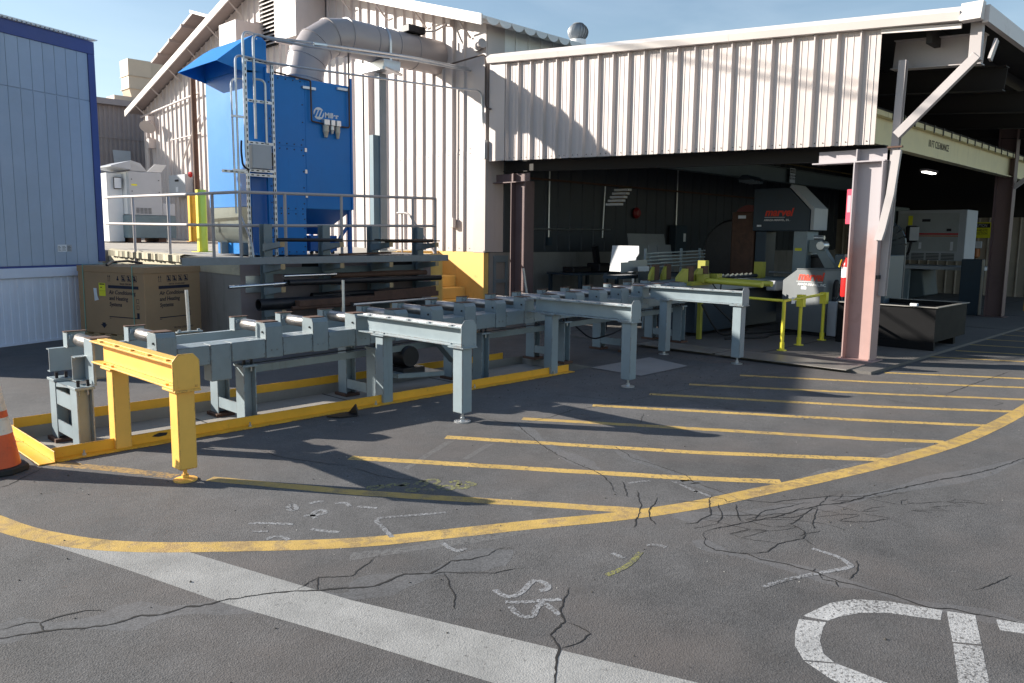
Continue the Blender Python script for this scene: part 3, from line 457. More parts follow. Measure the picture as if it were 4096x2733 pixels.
# legs
for lx in (2.0, 3.36, 4.78, 6.27, 7.72, 9.14, 10.45):
    zb = -.099 if lx < 7.6 else (.001 if lx < 9.8 else .036)
    for y0 in (6.54, 7.06):
        g = G(); x0, x1 = lx - .06, lx + .06; zt = .432 + zc(lx)
        g.box(x0, x0 + .010, y0, y0 + .15, zb + .03, zt); g.box(x1 - .010, x1, y0, y0 + .15, zb + .03, zt); g.box(x0 + .0105, x1 - .0105, y0 + .07, y0 + .08, zb + .03, zt)
        lg = g.out('leg', STEEL_GREY, conv)
        G().box(x0 - .012, x1 + .012, y0 - .015, y0 + .165, zt + .001, zt + .022).out('cap_plate', STEEL_GREY, lg, .002)
        G().box(x0 - .03, x1 + .03, y0 - .03, y0 + .18, zb, zb + .029).out('base_plate', BROWNRUST, lg)
        for bx in (x0 + .025, x1 - .025):
            bolt((bx, y0 + .035, zt + .0225), (0, 0, 1), .013, .05, BLACKST, lg); bolt((bx, y0 + .035, zt - .045), (0, 0, 1), .009, .044, GALV, lg, 'bolt_stud')
    g = G(); g.box(lx - .055, lx - .047, 6.70, 7.055, zb + .09, zb + .19); g.box(lx - .046, lx + .03, 6.70, 7.055, zb + .09, zb + .098)
    if lx < 2.5: g.box(lx - .055, lx - .047, 6.70, 7.055, .22, .34); g.prism([(lx - .054, 6.69, .40), (lx - .054, 7.06, .40), (lx - .054, 7.06, .36)], (.1, 0, 0))
    g.out('cross_tie', STEEL_GREY, conv)
# lower tie bars, drip pan and drive
g = G(); sbox(g, 3.45, XE, 6.80, 6.808, .325, .395); sbox(g, 3.45, XE, 6.809, 6.86, .325, .333); g.out('tie_bar', COVER, conv)
g = G(); sbox(g, 3.45, XE, 6.862, 6.90, .40, .408); g.out('cable_tray', BLACKST, conv)
g = G(); g.prism([(5.55, 6.56, .49), (6.02, 6.56, .49), (6.02, 6.56, .36), (5.90, 6.56, .20), (5.84, 6.56, .20)], (0, .12, 0)); g.out('chain_guard', COVER, conv, .004)
g = G(); g.lathe((5.35, 6.75, .30), [(.11, 0), (.12, .02), (.12, .26), (.10, .28)], 16, (0, 1, 0)); g.box(5.2, 5.5, 6.70, 7.1, .12, .19); g.out('drive_motor', BLACKST, conv)
g = G(); g.prism([(5.1, 6.66, .10), (5.75, 6.66, .06), (5.75, 6.66, .11), (5.1, 6.66, .15)], (0, .4, 0)); g.out('drip_pan', COVER, conv)
G().tube(rounded([(8.3, 6.9, .42), (8.6, 6.85, .2), (9.2, 6.9, .24), (9.9, 6.95, .42)], .3, 6), .012, 6).out('hose', BLACKST, conv)
# side guide rods
for x, z0, z1, dx, lab in ((3.12, .70, 1.09, -.01, 0), (4.80, .72, 1.13, 0, 0), (7.68, .79, 1.20, -.09, 0)):
    g = G(); g.tube([(x, 7.21, z0), (x + dx, 7.21, z1)], .016, 8); rd = g.out('guide_rod', GALV, conv)
    G().box(x - .12, x + .12, 7.185, 7.232, z0 - .0, z0 + .012).out('rod_foot', STEEL_GREY, rd)
    for k in (-.09, .09): bolt((x + k, 7.21, z0 + .0125), (0, 0, 1), .014, .016, STEEL_GREY, rd)

# ---------------------------------------------------------------- outriggers
def outrigger(X, m, label, pitfoot):
    z = zc(X); y0, y1 = 4.965, 6.50; t = thing('outrigger_table', label, 'outrigger', (X, 5.0, 0), 'I-beam outriggers of the conveyor')
    zt = .815 + z; zb = .645 + z
    g = G(); g.box(X - .075, X + .075, y0, y1, zt - .012, zt); g.box(X - .075, X + .075, y0, y1 - .02, zb, zb + .012); g.box(X - .005, X + .005, y0, y1 - .08, zb + .0125, zt - .0125)
    bm_ = g.out('beam', m, t, .002)
    g = G(); g.box(X - .035, X + .035, y0 + .002, y1 - .05, zt + .001, zt + .012); g.out('wear_strip', GALV if m is not YELLOW else m, bm_, .002)
    for i in range(5): G().box(X - .06, X - .04, y0 + .15 + i * .3, y0 + .19 + i * .3, zt + .001, zt + .010).out('strip_clip', m, bm_)
    hw = .088; zc0 = zb - .005; zc1 = zt + .06
    g = G(); g.prism([(X - hw, y0 - .012, zc0), (X + hw, y0 - .012, zc0), (X + hw, y0 - .012, zc1 - .045), (X + hw - .04, y0 - .012, zc1), (X - hw + .04, y0 - .012, zc1), (X - hw, y0 - .012, zc1 - .045)], (0, .011, 0)); g.out('end_stop', m, t, .003)
    for yl, zlo in ((4.985, .085), (6.16, -.06 if pitfoot else .05)):
        g = G(); g.box(X - .058, X + .058, yl - (.01 if yl < 5.5 else .06), yl + .125 - (.01 if yl < 5.5 else .06), zlo, zb - .014); lg = g.out('leg', m, t, .006)
        yc = yl + .0525 - (0 if yl < 5.5 else .05)
        G().box(X - .085, X + .085, yc - .10, yc + .10, zb - .0135, zb - .001).out('saddle_plate', m, lg, .002)
        for dx in (-.06, .06):
            for dy in (-.08, .08): bolt((X + dx, yc + dy, zb + .0125), (0, 0, 1), .011, .012, m, lg)
        zg = 0 if yl < 5.5 else (-.099 if pitfoot else .001)
        g = G(); g.lathe((X, yc, zg), [(.075, 0), (.075, .010), (.055, .014), (.022, .018), (.022, .04), (.013, .041), (.013, zlo + .01 - zg)], 16); g.out('levelling_foot', m if m is YELLOW else GALV, lg)
    return t
outrigger(2.115, YELLOW, 'yellow I-beam outrigger with end stop nearest the traffic cone', True)
outrigger(4.555, STEEL_GREY, 'sunlit grey I-beam outrigger next to the yellow one', True)
outrigger(6.985, STEEL_GREY, 'mostly shaded grey I-beam outrigger, third along the conveyor', True)
outrigger(9.375, STEEL_GREY, 'grey I-beam outrigger farthest along, at the edge of the shed floor', False)

# stray angle bracket on the asphalt by the pit edge
t = thing('angle_bracket', 'small dark steel angle bracket standing on the asphalt beside the near yellow pit edge', 'bracket', (4.02, 5.93, 0))
g = G(); g.prism([(4.00, 5.97, .004), (4.00, 5.82, .004), (4.00, 5.82, .05), (4.00, 5.85, .11)], (.012, 0, 0)); g.out('upright_plate', BLACKST, t)
g = G(); g.prism([(3.78, 5.97, .004), (3.998, 5.97, .004), (3.998, 5.82, .004), (3.84, 5.86, .004)], (0, 0, .010)); g.out('flat_plate', BLACKST, t)

# traffic cone at the left edge
def cone(x, y, label, tilt=0):
    t = thing('traffic_cone', label, 'traffic cone', (x, y, 0), 'traffic cones')
    g = G(); pts = [(math.cos(a) * .2 * k, math.sin(a) * .2 * k) for a, k in [(math.pi / 4 * i + .3, 1.0 if i % 2 else .93) for i in range(8)]]
    g.prism([(x + p[0], y + p[1], .0) for p in pts], (0, 0, .045)); g.out('base', RUBBER, t, .008)
    R0 = lambda z: .148 - (z - .045) * .168
    def ring(z0, z1, m, nm, e=0): 
        g = G(); g.lathe((x, y, 0), [(R0(z0) + e, z0), (R0(z1) + e, z1)], 24); g.out(nm, m, t)
    ring(.046, .70, CONEO, 'body'); ring(.265, .375, CONEW, 'reflective_band', .002); ring(.42, .60, CONEW, 'reflective_band', .002)
    return t
cone(1.285, 6.09, 'orange traffic cone with two white bands at the left end of the pit')
cone(19.6, 3.55, 'orange traffic cone in the shade at the right edge of the picture')
# ---------------------------------------------------------------- raised dock and yard
def zd(x, y): return 1.22 + .017 * (x - 5.62) + .010 * (y - 11.1)
DX, DY, SX, GX, GY = 5.62, 11.1, 9.5, 10.6, 11.1       # dock corner, stair start, gable plane, building corner
def sheet(g, x0, x1, y0, y1, f=zd, e=0): g.face([(x0, y0, f(x0, y0) + e), (x1, y0, f(x1, y0) + e), (x1, y1, f(x1, y1) + e), (x0, y1, f(x0, y1) + e)])
g = G()
sheet(g, DX, SX, DY, 12.45); sheet(g, DX, GX + 3, 12.45, 90); sheet(g, -40, DX, 16.5, 90)
g.face([(DX, DY, 0), (SX, DY, 0), (SX, DY, zd(SX, DY)), (DX, DY, zd(DX, DY))]); g.face([(DX, DY, 0), (DX, 16.5, 0), (DX, 16.5, zd(DX, 16.5)), (DX, DY, zd(DX, DY))])
g.face([(-40, 16.5, 0), (DX, 16.5, 0), (DX, 16.5, zd(DX, 16.5)), (-40, 16.5, zd(-40, 16.5))]); g.face([(SX, DY, 0), (SX, 12.45, 0), (SX, 12.45, zd(SX, 12.45)), (SX, DY, zd(SX, DY))])
dock = struct(g.out('raised_yard', YARD))
g = G(); g.hexa([(DX - .02, DY, 0), (DX - .002, DY, 0), (DX - .002, 16.4, 0), (DX - .02, 16.4, 0), (DX - .02, DY, 1.0), (DX - .002, DY, 1.0), (DX - .002, 16.4, 1.04), (DX - .02, 16.4, 1.04)]); g.out('retaining_wall_side', CONCD, dock)
g = G(); g.hexa([(DX - .03, DY, 1.0), (DX - .002, DY, 1.0), (DX - .002, 16.4, 1.04), (DX - .03, 16.4, 1.04), (DX - .03, DY, zd(DX, DY) + .004), (DX - .002, DY, zd(DX, DY) + .004), (DX - .002, 16.4, zd(DX, 16.4) + .004), (DX - .03, 16.4, zd(DX, 16.4) + .004)]); g.out('retaining_wall_band', BUFF, dock)
g = G(); g.box(DX - .02, SX - .26, DY - .02, DY - .002, 0, 1.2); g.out('retaining_wall_front', CONCP, dock)
g = G(); g.box(SX - .259, SX + .015, DY - .022, DY - .002, 0, zd(SX, DY) + .003); g.box(SX + .002, SX + .015, DY - .001, 12.4, 0, zd(SX, 12)); g.out('yellow_wall_end', ORANGE_ST, dock)
for x in (6.62, 8.35): G().box(x, x + .45, DY - .03, DY - .0205, .98, 1.16).out('wall_recess', DARK, dock)
# curb lip with broken edge at the dock's left side
g = G(); rr = [[], [], [], []]
for i in range(60):
    y = 13.0 + i * .055; a = .06 + .05 * random.random(); h = .012 + .03 * random.random() * (1 if random.random() < .6 else .2)
    for q, p in zip(rr, ((DX - a, y, zd(DX, y) - .10), (DX - a, y, zd(DX, y) + h * .3), (DX - a * .3, y, zd(DX, y) + h), (DX + .22, y, zd(DX, y) + .004))): q.append(g.b.verts.new(p))
for q, p in zip(rr, rr[1:]):
    for i in range(59): g.b.faces.new((q[i], q[i + 1], p[i + 1], p[i]))
g.out('broken_kerb', BUFF, dock)

# yellow concrete stairs beside the building foundation
st = thing('concrete_stairs', 'yellow painted concrete steps going up to the yard between rack and building', 'stairs', (10.05, 11.4, 0))
for i in range(5):
    y = 11.615 + .272 * (i - 2); zt = .185 + .2185 * i
    if i == 4: break
    g = G(); g.box(SX + .02, GX - .03, y, 12.44, max(0, zt - .2185) + .001, zt); g.out('step', ORANGE_ST, st, .012)
g = G(); g.box(SX + .02, GX - .03, 12.43, 12.75, .9, zd(10, 12.5) + .006); g.out('landing', ORANGE_ST, st)
# grab rail on the stairs
g = G(); g.tube(rounded([(9.58, 12.5, 2.05), (9.62, 12.2, 2.05), (9.62, 11.3, 1.18), (9.62, 11.28, .62)], .12), .021, 8); g.tube([(9.62, 12.4, 1.3), (9.62, 12.4, 2.05)], .02, 8)
o = g.out('stair_handrail', FRAME); tag(o, 'sloping pipe handrail beside the yellow stairs', 'handrail')

# ---------------------------------------------------------------- guard rails
def rail(label, nodes, posts, loop=False, top=1.0, mid=.51, r=.024):
    t = thing('guard_rail', label, 'guard rail', (*nodes[0], zd(*nodes[0])))
    for nm, h in (('top_rail', top), ('mid_rail', mid)):
        g = G(); g.tube(rounded([(x, y, zd(x, y) + h) for x, y in nodes], .06, 3), r, 10); g.out(nm, FRAME, t)
    for x, y in posts:
        g = G(); g.tube([(x, y, zd(x, y) - .25), (x, y, zd(x, y) + top)], r, 10); p = g.out('post', FRAME, t)
        g = G(); g.box(x - .06, x + .06, y - .06, y + .06, zd(x, y), zd(x, y) + .012); g.out('foot_plate', FRAME, p)
    if loop:
        x, y = nodes[-1]; g = G(); g.tube(rounded([(x, y, zd(x, y) + top), (x, y + .14, zd(x, y) + top), (x, y + .14, zd(x, y) + mid), (x, y, zd(x, y) + mid)], .07), r, 10); g.out('end_loop', FRAME, t)
    return t
rail('long grey pipe guard rail round the corner of the raised yard behind the pipe rack', [(9.42, 11.16), (5.66, 11.16), (5.66, 12.7), (5.5, 16.2)], [(9.42, 11.16), (8.9, 11.16), (7.42, 11.16), (6.4, 11.16), (5.66, 11.16), (5.66, 12.05), (5.64, 13.65), (5.57, 15.0)], False)
rail('short grey pipe guard rail section behind the trailer corner', [(5.53, 18.0), (5.53, 16.9)], [(5.53, 17.6), (5.53, 16.95)], True)

# ---------------------------------------------------------------- cantilever pipe rack
rack = thing('cantilever_rack', 'grey steel cantilever rack with four uprights against the dock wall', 'storage rack', (7.4, 10.95, 0))
RU = (5.95, 6.95, 7.88, 8.84); RZ = (1.47, 1.15, .82, .49)
RACKM = mat('rack_paint', (.17, .215, .24), .5, var=.12, dirt=(.2, .13, .09), damt=.12, dscale=6)
for x in RU:
    g = G(); ibeam(g, (x, 10.95, 0.02), (x, 10.95, 1.76), .13, .15, .012, .01, (0, 1, 0)); u = g.out('upright', RACKM, rack)
    G().box(x - .12, x + .12, 10.6, 11.05, 0, .018).out('foot', RACKM, u)
    for z in RZ:
        g = G(); g.hexa([(x - .10, 10.36, z - .035), (x - .04, 10.36, z - .035), (x - .04, 10.87, z - .11), (x - .10, 10.87, z - .11), (x - .10, 10.36, z + .03), (x - .04, 10.36, z + .03), (x - .04, 10.87, z + .0), (x - .10, 10.87, z + .0)])
        am = g.out('arm', RACKM, rack); G().box(x - .103, x - .037, 10.345, 10.358, z - .04, z + .035).out('arm_end', WOOD, am)
for z in (1.06,): 
    g = G(); g.box(6.02, 8.78, 10.98, 11.03, z - .05, z + .05); g.out('rack_brace', RACKM, rack)
o = G().box(5.66, 5.90, 11.05, 11.075, .74, .99).out('rack_wall_plate', GALV, rack)
# stock on the rack: each length is a thing
def stock(name, label, cat, a, c, kind, m, s=.05):
    g = G(); a = V(a); c = V(c)
    if kind == 'tube': g.tube([a, c], s, 14)
    elif kind == 'pipe':
        d = (c - a).normalized(); n = 18; x = d.cross(V((0, 0, 1))).normalized(); y = x.cross(d); rr = []
        for p, r in ((a, s), (c, s), (c, s * .86), (a + d * .3, s * .86)): pass
        prof = [(a, s), (c, s), (c, s * .85), (a, s * .85)]; rings = [[g.b.verts.new(p + (x * math.cos(2 * math.pi * j / n) + y * math.sin(2 * math.pi * j / n)) * r) for j in range(n)] for p, r in prof]
        for i in range(4):
            for j in range(n): g.b.faces.new((rings[i][j], rings[i][(j + 1) % n], rings[(i + 1) % 4][(j + 1) % n], rings[(i + 1) % 4][j]))
    elif kind == 'bar': g.bar(a, c, s, s * .55)
    elif kind == 'channel': g.bar(a, c, .010, s * 1.0); g.bar(a + V((0, .035, s * .47)), c + V((0, .035, s * .47)), .058, .008); g.bar(a + V((0, .035, -s * .47)), c + V((0, .035, -s * .47)), .058, .008)
    elif kind == 'angle': g.bar(a, c, .010, s); g.bar(a + V((0, s / 2 + .006, -s * .45)), c + V((0, s / 2 + .006, -s * .45)), s, .010)
    elif kind == 'sheet': g.bar(a, c, s, .02)
    return tag(g.out(name, m), label, cat, 'steel lengths on the rack')
z1, z2, z3, z4 = [z + .031 for z in RZ]
stock('steel_channel', 'long galvanised channel lying along the second shelf of the rack, overhanging to the left', 'channel', (4.45, 10.42, z2 + .052), (9.08, 10.42, z2 + .052 + .01), 'channel', CHANG, .10)
stock('steel_pipe', 'black pipe on the top left shelf of the rack', 'pipe', (5.88, 10.5, z1 + .03), (6.98, 10.5, z1 + .03), 'pipe', BLACKST, .027)
stock('steel_bar', 'flat grey bar on the top shelf of the rack, right of the black pipe', 'bar', (6.84, 10.52, z1 + .02), (8.02, 10.52, z1 + .024), 'sheet', BLACKST, .13)
stock('steel_bar', 'bent flat bar at the right end of the rack top shelf', 'bar', (7.62, 10.46, z1 + .045), (8.86, 10.46, z1 + .03), 'sheet', BLACKST, .16)
stock('steel_angle', 'thin rusty angle lying on the channel of the second shelf', 'angle', (7.0, 10.6, z2 + .13), (8.0, 10.62, z2 + .15), 'bar', BROWNRUST, .05)
stock('steel_plank', 'dark wide plate stored behind the galvanised channel', 'plate', (5.75, 10.66, z2 + .012), (9.0, 10.66, z2 + .012), 'sheet', BLACKST, .26)
stock('bright_tube', 'bright steel tube sticking out left of the rack on the third shelf', 'tube', (5.1, 10.45, z3 + .022), (6.1, 10.50, z3 + .05), 'pipe', CHROME, .024)
stock('bright_tube', 'bright steel tube lying on the third shelf above the black pipes', 'tube', (6.0, 10.55, z3 + .15), (6.9, 10.55, z3 + .158), 'pipe', CHROME, .024)
stock('steel_pipe', 'long dark pipe on the third shelf of the rack', 'pipe', (6.02, 10.45, z3 + .055), (8.93, 10.45, z3 + .055), 'pipe', BLACKST, .045)
stock('steel_pipe', 'dark pipe behind the long pipe on the third shelf', 'pipe', (6.02, 10.56, z3 + .05), (7.2, 10.56, z3 + .05), 'pipe', BLACKST, .045)
stock('rusty_tube', 'rusty brown tube on the third shelf reaching toward the stairs', 'tube', (6.9, 10.66, z3 + .13), (8.75, 10.62, z3 + .14), 'pipe', BROWNRUST, .04)
stock('rusty_channel', 'rusty square bar at the right of the third shelf', 'bar', (7.5, 10.75, z3 + .15), (8.7, 10.75, z3 + .16), 'bar', BROWNRUST, .09)
stock('wide_pipe', 'wide black pipe open at its left end on the bottom shelf of the rack', 'pipe', (5.55, 10.48, z4 + .085), (7.1, 10.52, z4 + .085), 'pipe', BLACKST, .085)
stock('rusty_beam', 'rusty brown square tube on the bottom shelf of the rack', 'tube', (6.1, 10.37, z4 + .085), (8.8, 10.42, z4 + .125), 'bar', BROWNRUST, .15)
stock('rusty_angle', 'rusty angle leaning at the right of the bottom shelf', 'angle', (7.45, 10.32, z4 + .16), (8.75, 10.36, z4 + .20), 'angle', BROWNRUST, .10)
for k, (y, zz, x0, x1, m_, s_, lab) in enumerate(((10.70, z4 + .06, 6.2, 8.7, BROWNRUST, .05, 'dark rusty pipe at the back of the bottom shelf'), (10.78, z4 + .15, 6.6, 8.6, BLACKST, .05, 'black pipe lying high at the back of the bottom shelf'), (10.70, z3 + .03, 7.3, 8.8, BROWNRUST, .035, 'thin rusty pipe at the back of the third shelf'), (10.80, z2 + .06, 6.2, 8.4, BLACKST, .05, 'black pipe behind the plate on the second shelf'), (10.62, z1 + .02, 7.9, 8.9, BROWNRUST, .03, 'thin rusty pipe behind the bent flat bar on the top shelf'), (10.34, z4 + .02, 6.0, 7.0, BROWNRUST, .03, 'thin rusty pipe lowest at the front of the bottom shelf'))): stock('steel_pipe', lab, 'pipe', (x0, y, zz), (x1, y + .01, zz + .01), 'pipe', m_, s_)
stock('threaded_bar', 'grey threaded bar on the bottom shelf nearest the conveyor', 'bar', (7.0, 10.24, z4 + .03), (8.7, 10.28, z4 + .05), 'tube', GALV, .022)

# ---------------------------------------------------------------- blue dust collector
UX0, UX1, UY0, UY1, UZ1 = 6.08, 8.02, 11.7, 13.08, 4.12
UZ0 = 1.255
dc = thing('dust_collector', 'tall blue dust collector cabinet with rain hood standing on the raised yard', 'dust collector', (7, 12.3, UZ0))
XM = 7.10
g = G(); g.box(UX0, UX1, UY0, UY1, 2.02, UZ1); g.out('cabinet', BLUE, dc, .006)
g = G(); g.box(UX0 + .12, XM, UY0 + .001, UY1, UZ0 + .0, 2.019); g.out('base_cabinet', BLUE, dc, .004)
# curved scoop under the front
pts = [(UX0 + .001, 1.98)] + [(UX0 + .12 - .62 * math.cos(a) * .2 + 0, 0) for a in ()]
prof = [(UX0 + .0, 2.018), (UX0 - .01, 1.75), (UX0 + .0, 1.62), (UX0 + .05, 1.50), (UX0 + .119, 1.44), (UX0 + .119, 2.018)]
SCOOP = mat('scoop_lining', (.13, .15, .14), .35, .3, var=.15)
g = G(); g.prism([(x, UY0 + .06, z) for x, z in prof], (0, UY1 - UY0 - .1, 0)); g.out('scoop', SCOOP, dc)
for y in (11.95, 12.7): G().box(UX0 + .0, UX0 + .118, y, y + .05, UZ0, 1.45).out('stand_leg', STEEL_GREY, dc)
# hopper and drum
hx0, hx1 = XM + .002, UX1 - .02; zt, zb = 2.019, 1.60
g = G(); g.hexa([(hx0 + .22, 12.2, zb), (hx1 - .30, 12.2, zb), (hx1 - .30, 12.6, zb), (hx0 + .22, 12.6, zb), (hx0, UY0 + .01, zt), (hx1, UY0 + .01, zt), (hx1, UY1 - .02, zt), (hx0, UY1 - .02, zt)]); g.out('hopper', BLUED, dc)
g = G(); g.box(7.26, 7.80, 11.86, 12.5, 1.31, 1.58); dr = g.out('dust_bin', BLUED, dc, .01)
for x in (7.32, 7.74):
    for y in (11.92, 12.44): g = G(); g.lathe((x, y - .02, 1.285), [(.028, 0), (.028, .04)], 10, (0, 1, 0)); g.out('castor', RUBBER, dr)
G().tube(rounded([(7.60, 11.85, 1.54), (7.60, 11.83, 1.62), (7.63, 11.83, 1.62), (7.63, 11.85, 1.54)], .02), .007, 6).out('latch', GALV, dr)
for x, y in ((7.98, 11.74), (7.98, 13.0)): G().box(x - .03, x + .03, y - .03, y + .03, UZ0, 2.018).out('stand_leg', BLUED, dc)
g = G(); g.bar((7.96, 11.76, 1.75), (7.6, 11.76, 1.30), .03, .05); g.out('brace', BLUED, dc)
# side panels with screws
def scr(p): bolt(p, (0, -1, 0), .011, .008, BLACKST, dc, 'screw')
for (x0, x1, z0, z1) in ((6.44, 7.09, 3.02, 4.10), (6.44, 7.09, 1.98, 3.005), (6.44, 7.09, 1.27, 1.965)):
    G().box(x0, x1, UY0 - .006, UY0 - .0005, z0, z1).out('side_panel', BLUE, dc, .002)
    for k in range(5): scr((x0 + .06 + k * (x1 - x0 - .12) / 4, UY0 - .006, z0 + .035)); scr((x0 + .06 + k * (x1 - x0 - .12) / 4, UY0 - .006, z1 - .035))
    for k in range(4): scr((x1 - .03, UY0 - .006, z0 + .12 + k * (z1 - z0 - .24) / 3)); scr((x0 + .03, UY0 - .006, z0 + .12 + k * (z1 - z0 - .24) / 3))
dpl = G().box(7.115, 8.0, UY0 - .006, UY0 - .0005, 2.03, 4.10).out('door_panel', BLUE, dc, .002)
for z in (2.2, 2.6, 2.95): G().box(7.085, 7.125, UY0 - .02, UY0 - .0065, z, z + .06).out('hinge', GALV, dpl)
G().box(6.40, 6.43, UY0 - .035, UY0 - .001, 1.3, 4.2).out('corner_flange', BLUE, dc); G().box(7.99, 8.02, UY0 - .03, UY0 - .001, 2.03, 4.25).out('corner_flange', BLUE, dc)
G().box(6.12, 6.38, UY0 - .012, UY0 - .001, 1.3, 2.9).out('side_panel', BLUED, dc, .002)
G().box(6.2, 6.34, UY0 - .014, UY0 - .0125, 2.56, 2.59).out('label_plate', PAPER, dc)
# rain hood
hp = [(UX0 + .33, 4.60), (UX0 + .15, 4.63), (UX0 - .0, 4.52), (UX0 - .45, 4.17), (UX0 - .44, 4.155), (UX0 - .002, 4.04), (UX0 - .002, 4.30)]
g = G()
outer = [(UX0 + .36, 4.122), (UX0 + .36, 4.58), (UX0 + .28, 4.64), (UX0 + .14, 4.64), (UX0 - .02, 4.53), (UX0 - .45, 4.175)]
for y in (UY0, UY1): g.face([(x, y, z) for x, z in outer + [(UX0 - .003, 4.07)]])
for (a, c) in zip(outer, outer[1:]): g.face([(a[0], UY0, a[1]), (c[0], UY0, c[1]), (c[0], UY1, c[1]), (a[0], UY1, a[1])])
g.face([(UX0 - .003, UY0, 4.121), (UX0 - .003, UY1, 4.121), (UX0 - .003, UY1, 4.5), (UX0 - .003, UY0, 4.5)])
hood = g.out('rain_hood', BLUE, dc)
md = hood.modifiers.new('thickness', 'SOLIDIFY'); md.thickness = .006
for y in (UY0 - .003, ): bolt((UX0 + .2, y, 4.60), (0, -1, 0), .012, .01, GALV, hood)
# lettering and round emblem
lo = thing; 
g = G(); cx, cz, r = 7.37, 3.60, .10
g.lathe((cx, UY0 - .0085, cz), [(r, 0), (r, .003)], 32, (0, -1, 0)); em = g.out('round_emblem', WHITEP, dc)
for k in (-.062, .0, .062):
    G().prism([(cx + k - .045, UY0 - .0118, cz - .055), (cx + k - .008, UY0 - .0118, cz - .055), (cx + k + .045, UY0 - .0118, cz + .055), (cx + k + .008, UY0 - .0118, cz + .055)], (0, -.002, 0)).out('emblem_bar', BLUE, em)
text('Miller', (7.485, UY0 - .0065, 3.55), (1, 0, 0), (0, 0, 1), .115, 'maker_lettering', WHITEP, dc, .003, 0, .004)
# air line with filter bowls
LINE = mat('brown_air_pipe', (.07, .045, .035), .5)
g = G(); g.tube(rounded([(6.5, UY0 - .05, 4.14), (7.20, UY0 - .05, 4.10), (7.20, UY0 - .06, 3.45), (7.44, UY0 - .06, 3.43)], .03), .014, 8); g.out('air_pipe', LINE, dc)
g = G(); g.tube(rounded([(7.72, UY0 - .06, 3.42), (7.94, UY0 - .06, 3.42), (7.94, UY0 - .06, 4.75), (8.02, 11.9, 4.82), (8.6, 11.9, 4.80)], .04), .014, 8); g.out('air_pipe', LINE, dc)
for x, z in ((7.16, 3.98), (7.82, 4.05)): G().box(x - .10, x + .14, UY0 - .05, UY0 - .007, z - .02, z + .02).out('pipe_clip', STRUT, dc)
for x, r, h, in ((7.47, .055, .20), (7.59, .042, .13), (7.70, .045, .20)):
    g = G(); g.box(x - r, x + r, UY0 - .11, UY0 - .01, 3.41, 3.51); g.out('regulator_body', GALV, dc, .008)
    g = G(); g.lathe((x, UY0 - .06, 3.408), [(r * .95, 0), (r * .95, -h * .5), (r * .8, -h * .55), (r * .55, -h * .95), (r * .2, -h)], 14); g.out('filter_bowl', GLASSY if r > .043 else GALV, dc)
# gauge strip
G().box(6.95, 7.0, UY0 - .02, UY0 - .007, 4.09, 4.13).out('tag_plate', PAPER, dc)

# ---------------------------------------------------------------- strut frame with conduits beside the collector
sf = thing('strut_frame', 'galvanised slotted strut frame carrying conduits and a grey control box beside the blue cabinet', 'strut frame', (6.18, 11.5, 1.24))
def strut(a, c, w_=.042, slots=True, par=sf):
    a = V(a); c = V(c); g = G(); d = (c - a).normalized()
    vert = abs(d.z) > .5
    g.bar(a, c, w_, w_, (0, 1, 0) if vert else (0, 0, 1)); s = g.out('strut', STRUT, par)
    n = int((c - a).length / .09)
    if slots:
        g = G()
        for i in range(n):
            p = a + d * (.045 + i * .09)
            for nrm, sd in ((V((0, -1, 0)), V((1, 0, 0)) if vert else V((0, 0, 1))),):
                q = p + nrm * (w_ / 2 + .001); l = d * .022; k = sd * .008
                g.face([q - l - k, q + l - k, q + l + k, q - l + k])
                if vert:
                    q = p + V((-1, 0, 0)) * (w_ / 2 + .001); k = V((0, 1, 0)) * .008; g.face([q - l - k, q + l - k, q + l + k, q - l + k])
        o = g.out('strut_slots', DARK, s); o['kind'] = 'stuff'
SFX0, SFX1 = 5.97, 6.42
strut((SFX0, 11.5, 1.24), (SFX0, 11.5, 4.24)); strut((SFX1, 11.5, 1.24), (SFX1, 11.5, 4.25))
for z in (4.22, 3.62, 2.99, 2.50, 2.57): strut((SFX0 + .022, 11.5, z), (SFX1 - .022, 11.5, z))
strut((SFX0 - .42, 11.48, 2.53), (SFX0 - .022, 11.48, 2.53))
def cond(pts, r=.021, nm='conduit', m=GALV, par=sf, rr=.12, n=5): return G().tube(rounded(pts, rr, n), r, 8).out(nm, m, par)
cond([(5.93, 11.46, 2.75), (5.93, 11.46, 4.62), (6.3, 11.5, 4.60), (7.0, 11.35, 4.62), (9.0, 11.3, 4.72), (10.55, 11.45, 4.78)])
cond([(6.10, 11.46, 3.05), (6.10, 11.46, 4.62), (6.4, 11.46, 4.58), (7.0, 11.3, 4.55), (9.0, 11.25, 4.66), (10.5, 11.36, 4.72)])
cond([(5.80, 11.46, 1.9), (5.80, 11.46, 4.25), (6.0, 11.46, 4.25), (6.42, 11.44, 4.22), (7.4, 11.3, 4.22), (9.9, 11.2, 4.30), (10.45, 11.0, 4.30), (10.5, 10.98, 3.4)], .017)
cond([(5.74, 11.46, 1.9), (5.74, 11.5, 3.9), (6.0, 11.62, 3.95)], .016)
cond([(6.28, 11.46, 2.99), (6.28, 11.46, 3.95), (6.1, 11.5, 3.95)], .019)
cond([(5.79, 11.05, .95), (5.79, 11.05, 1.4), (5.80, 11.46, 1.9)], .014, rr=.2)
cond([(5.86, 11.46, 3.0), (5.84, 11.44, 2.85), (5.86, 11.44, 2.62), (5.97, 11.46, 2.57)], .016, 'flexible_hose', BLACKST)
for z in (3.35, 2.55):
    G().box(5.70, 5.90, 11.43, 11.455, z - .018, z + .018).out('conduit_clamp', STRUT, sf)
cb = G().box(6.02, 6.34, 11.42, 11.56, 2.60, 2.96).out('control_box', MGREY, sf, .006); G().box(6.34, 6.38, 11.44, 11.50, 2.66, 2.86).out('switch_handle', BLACKST, cb)
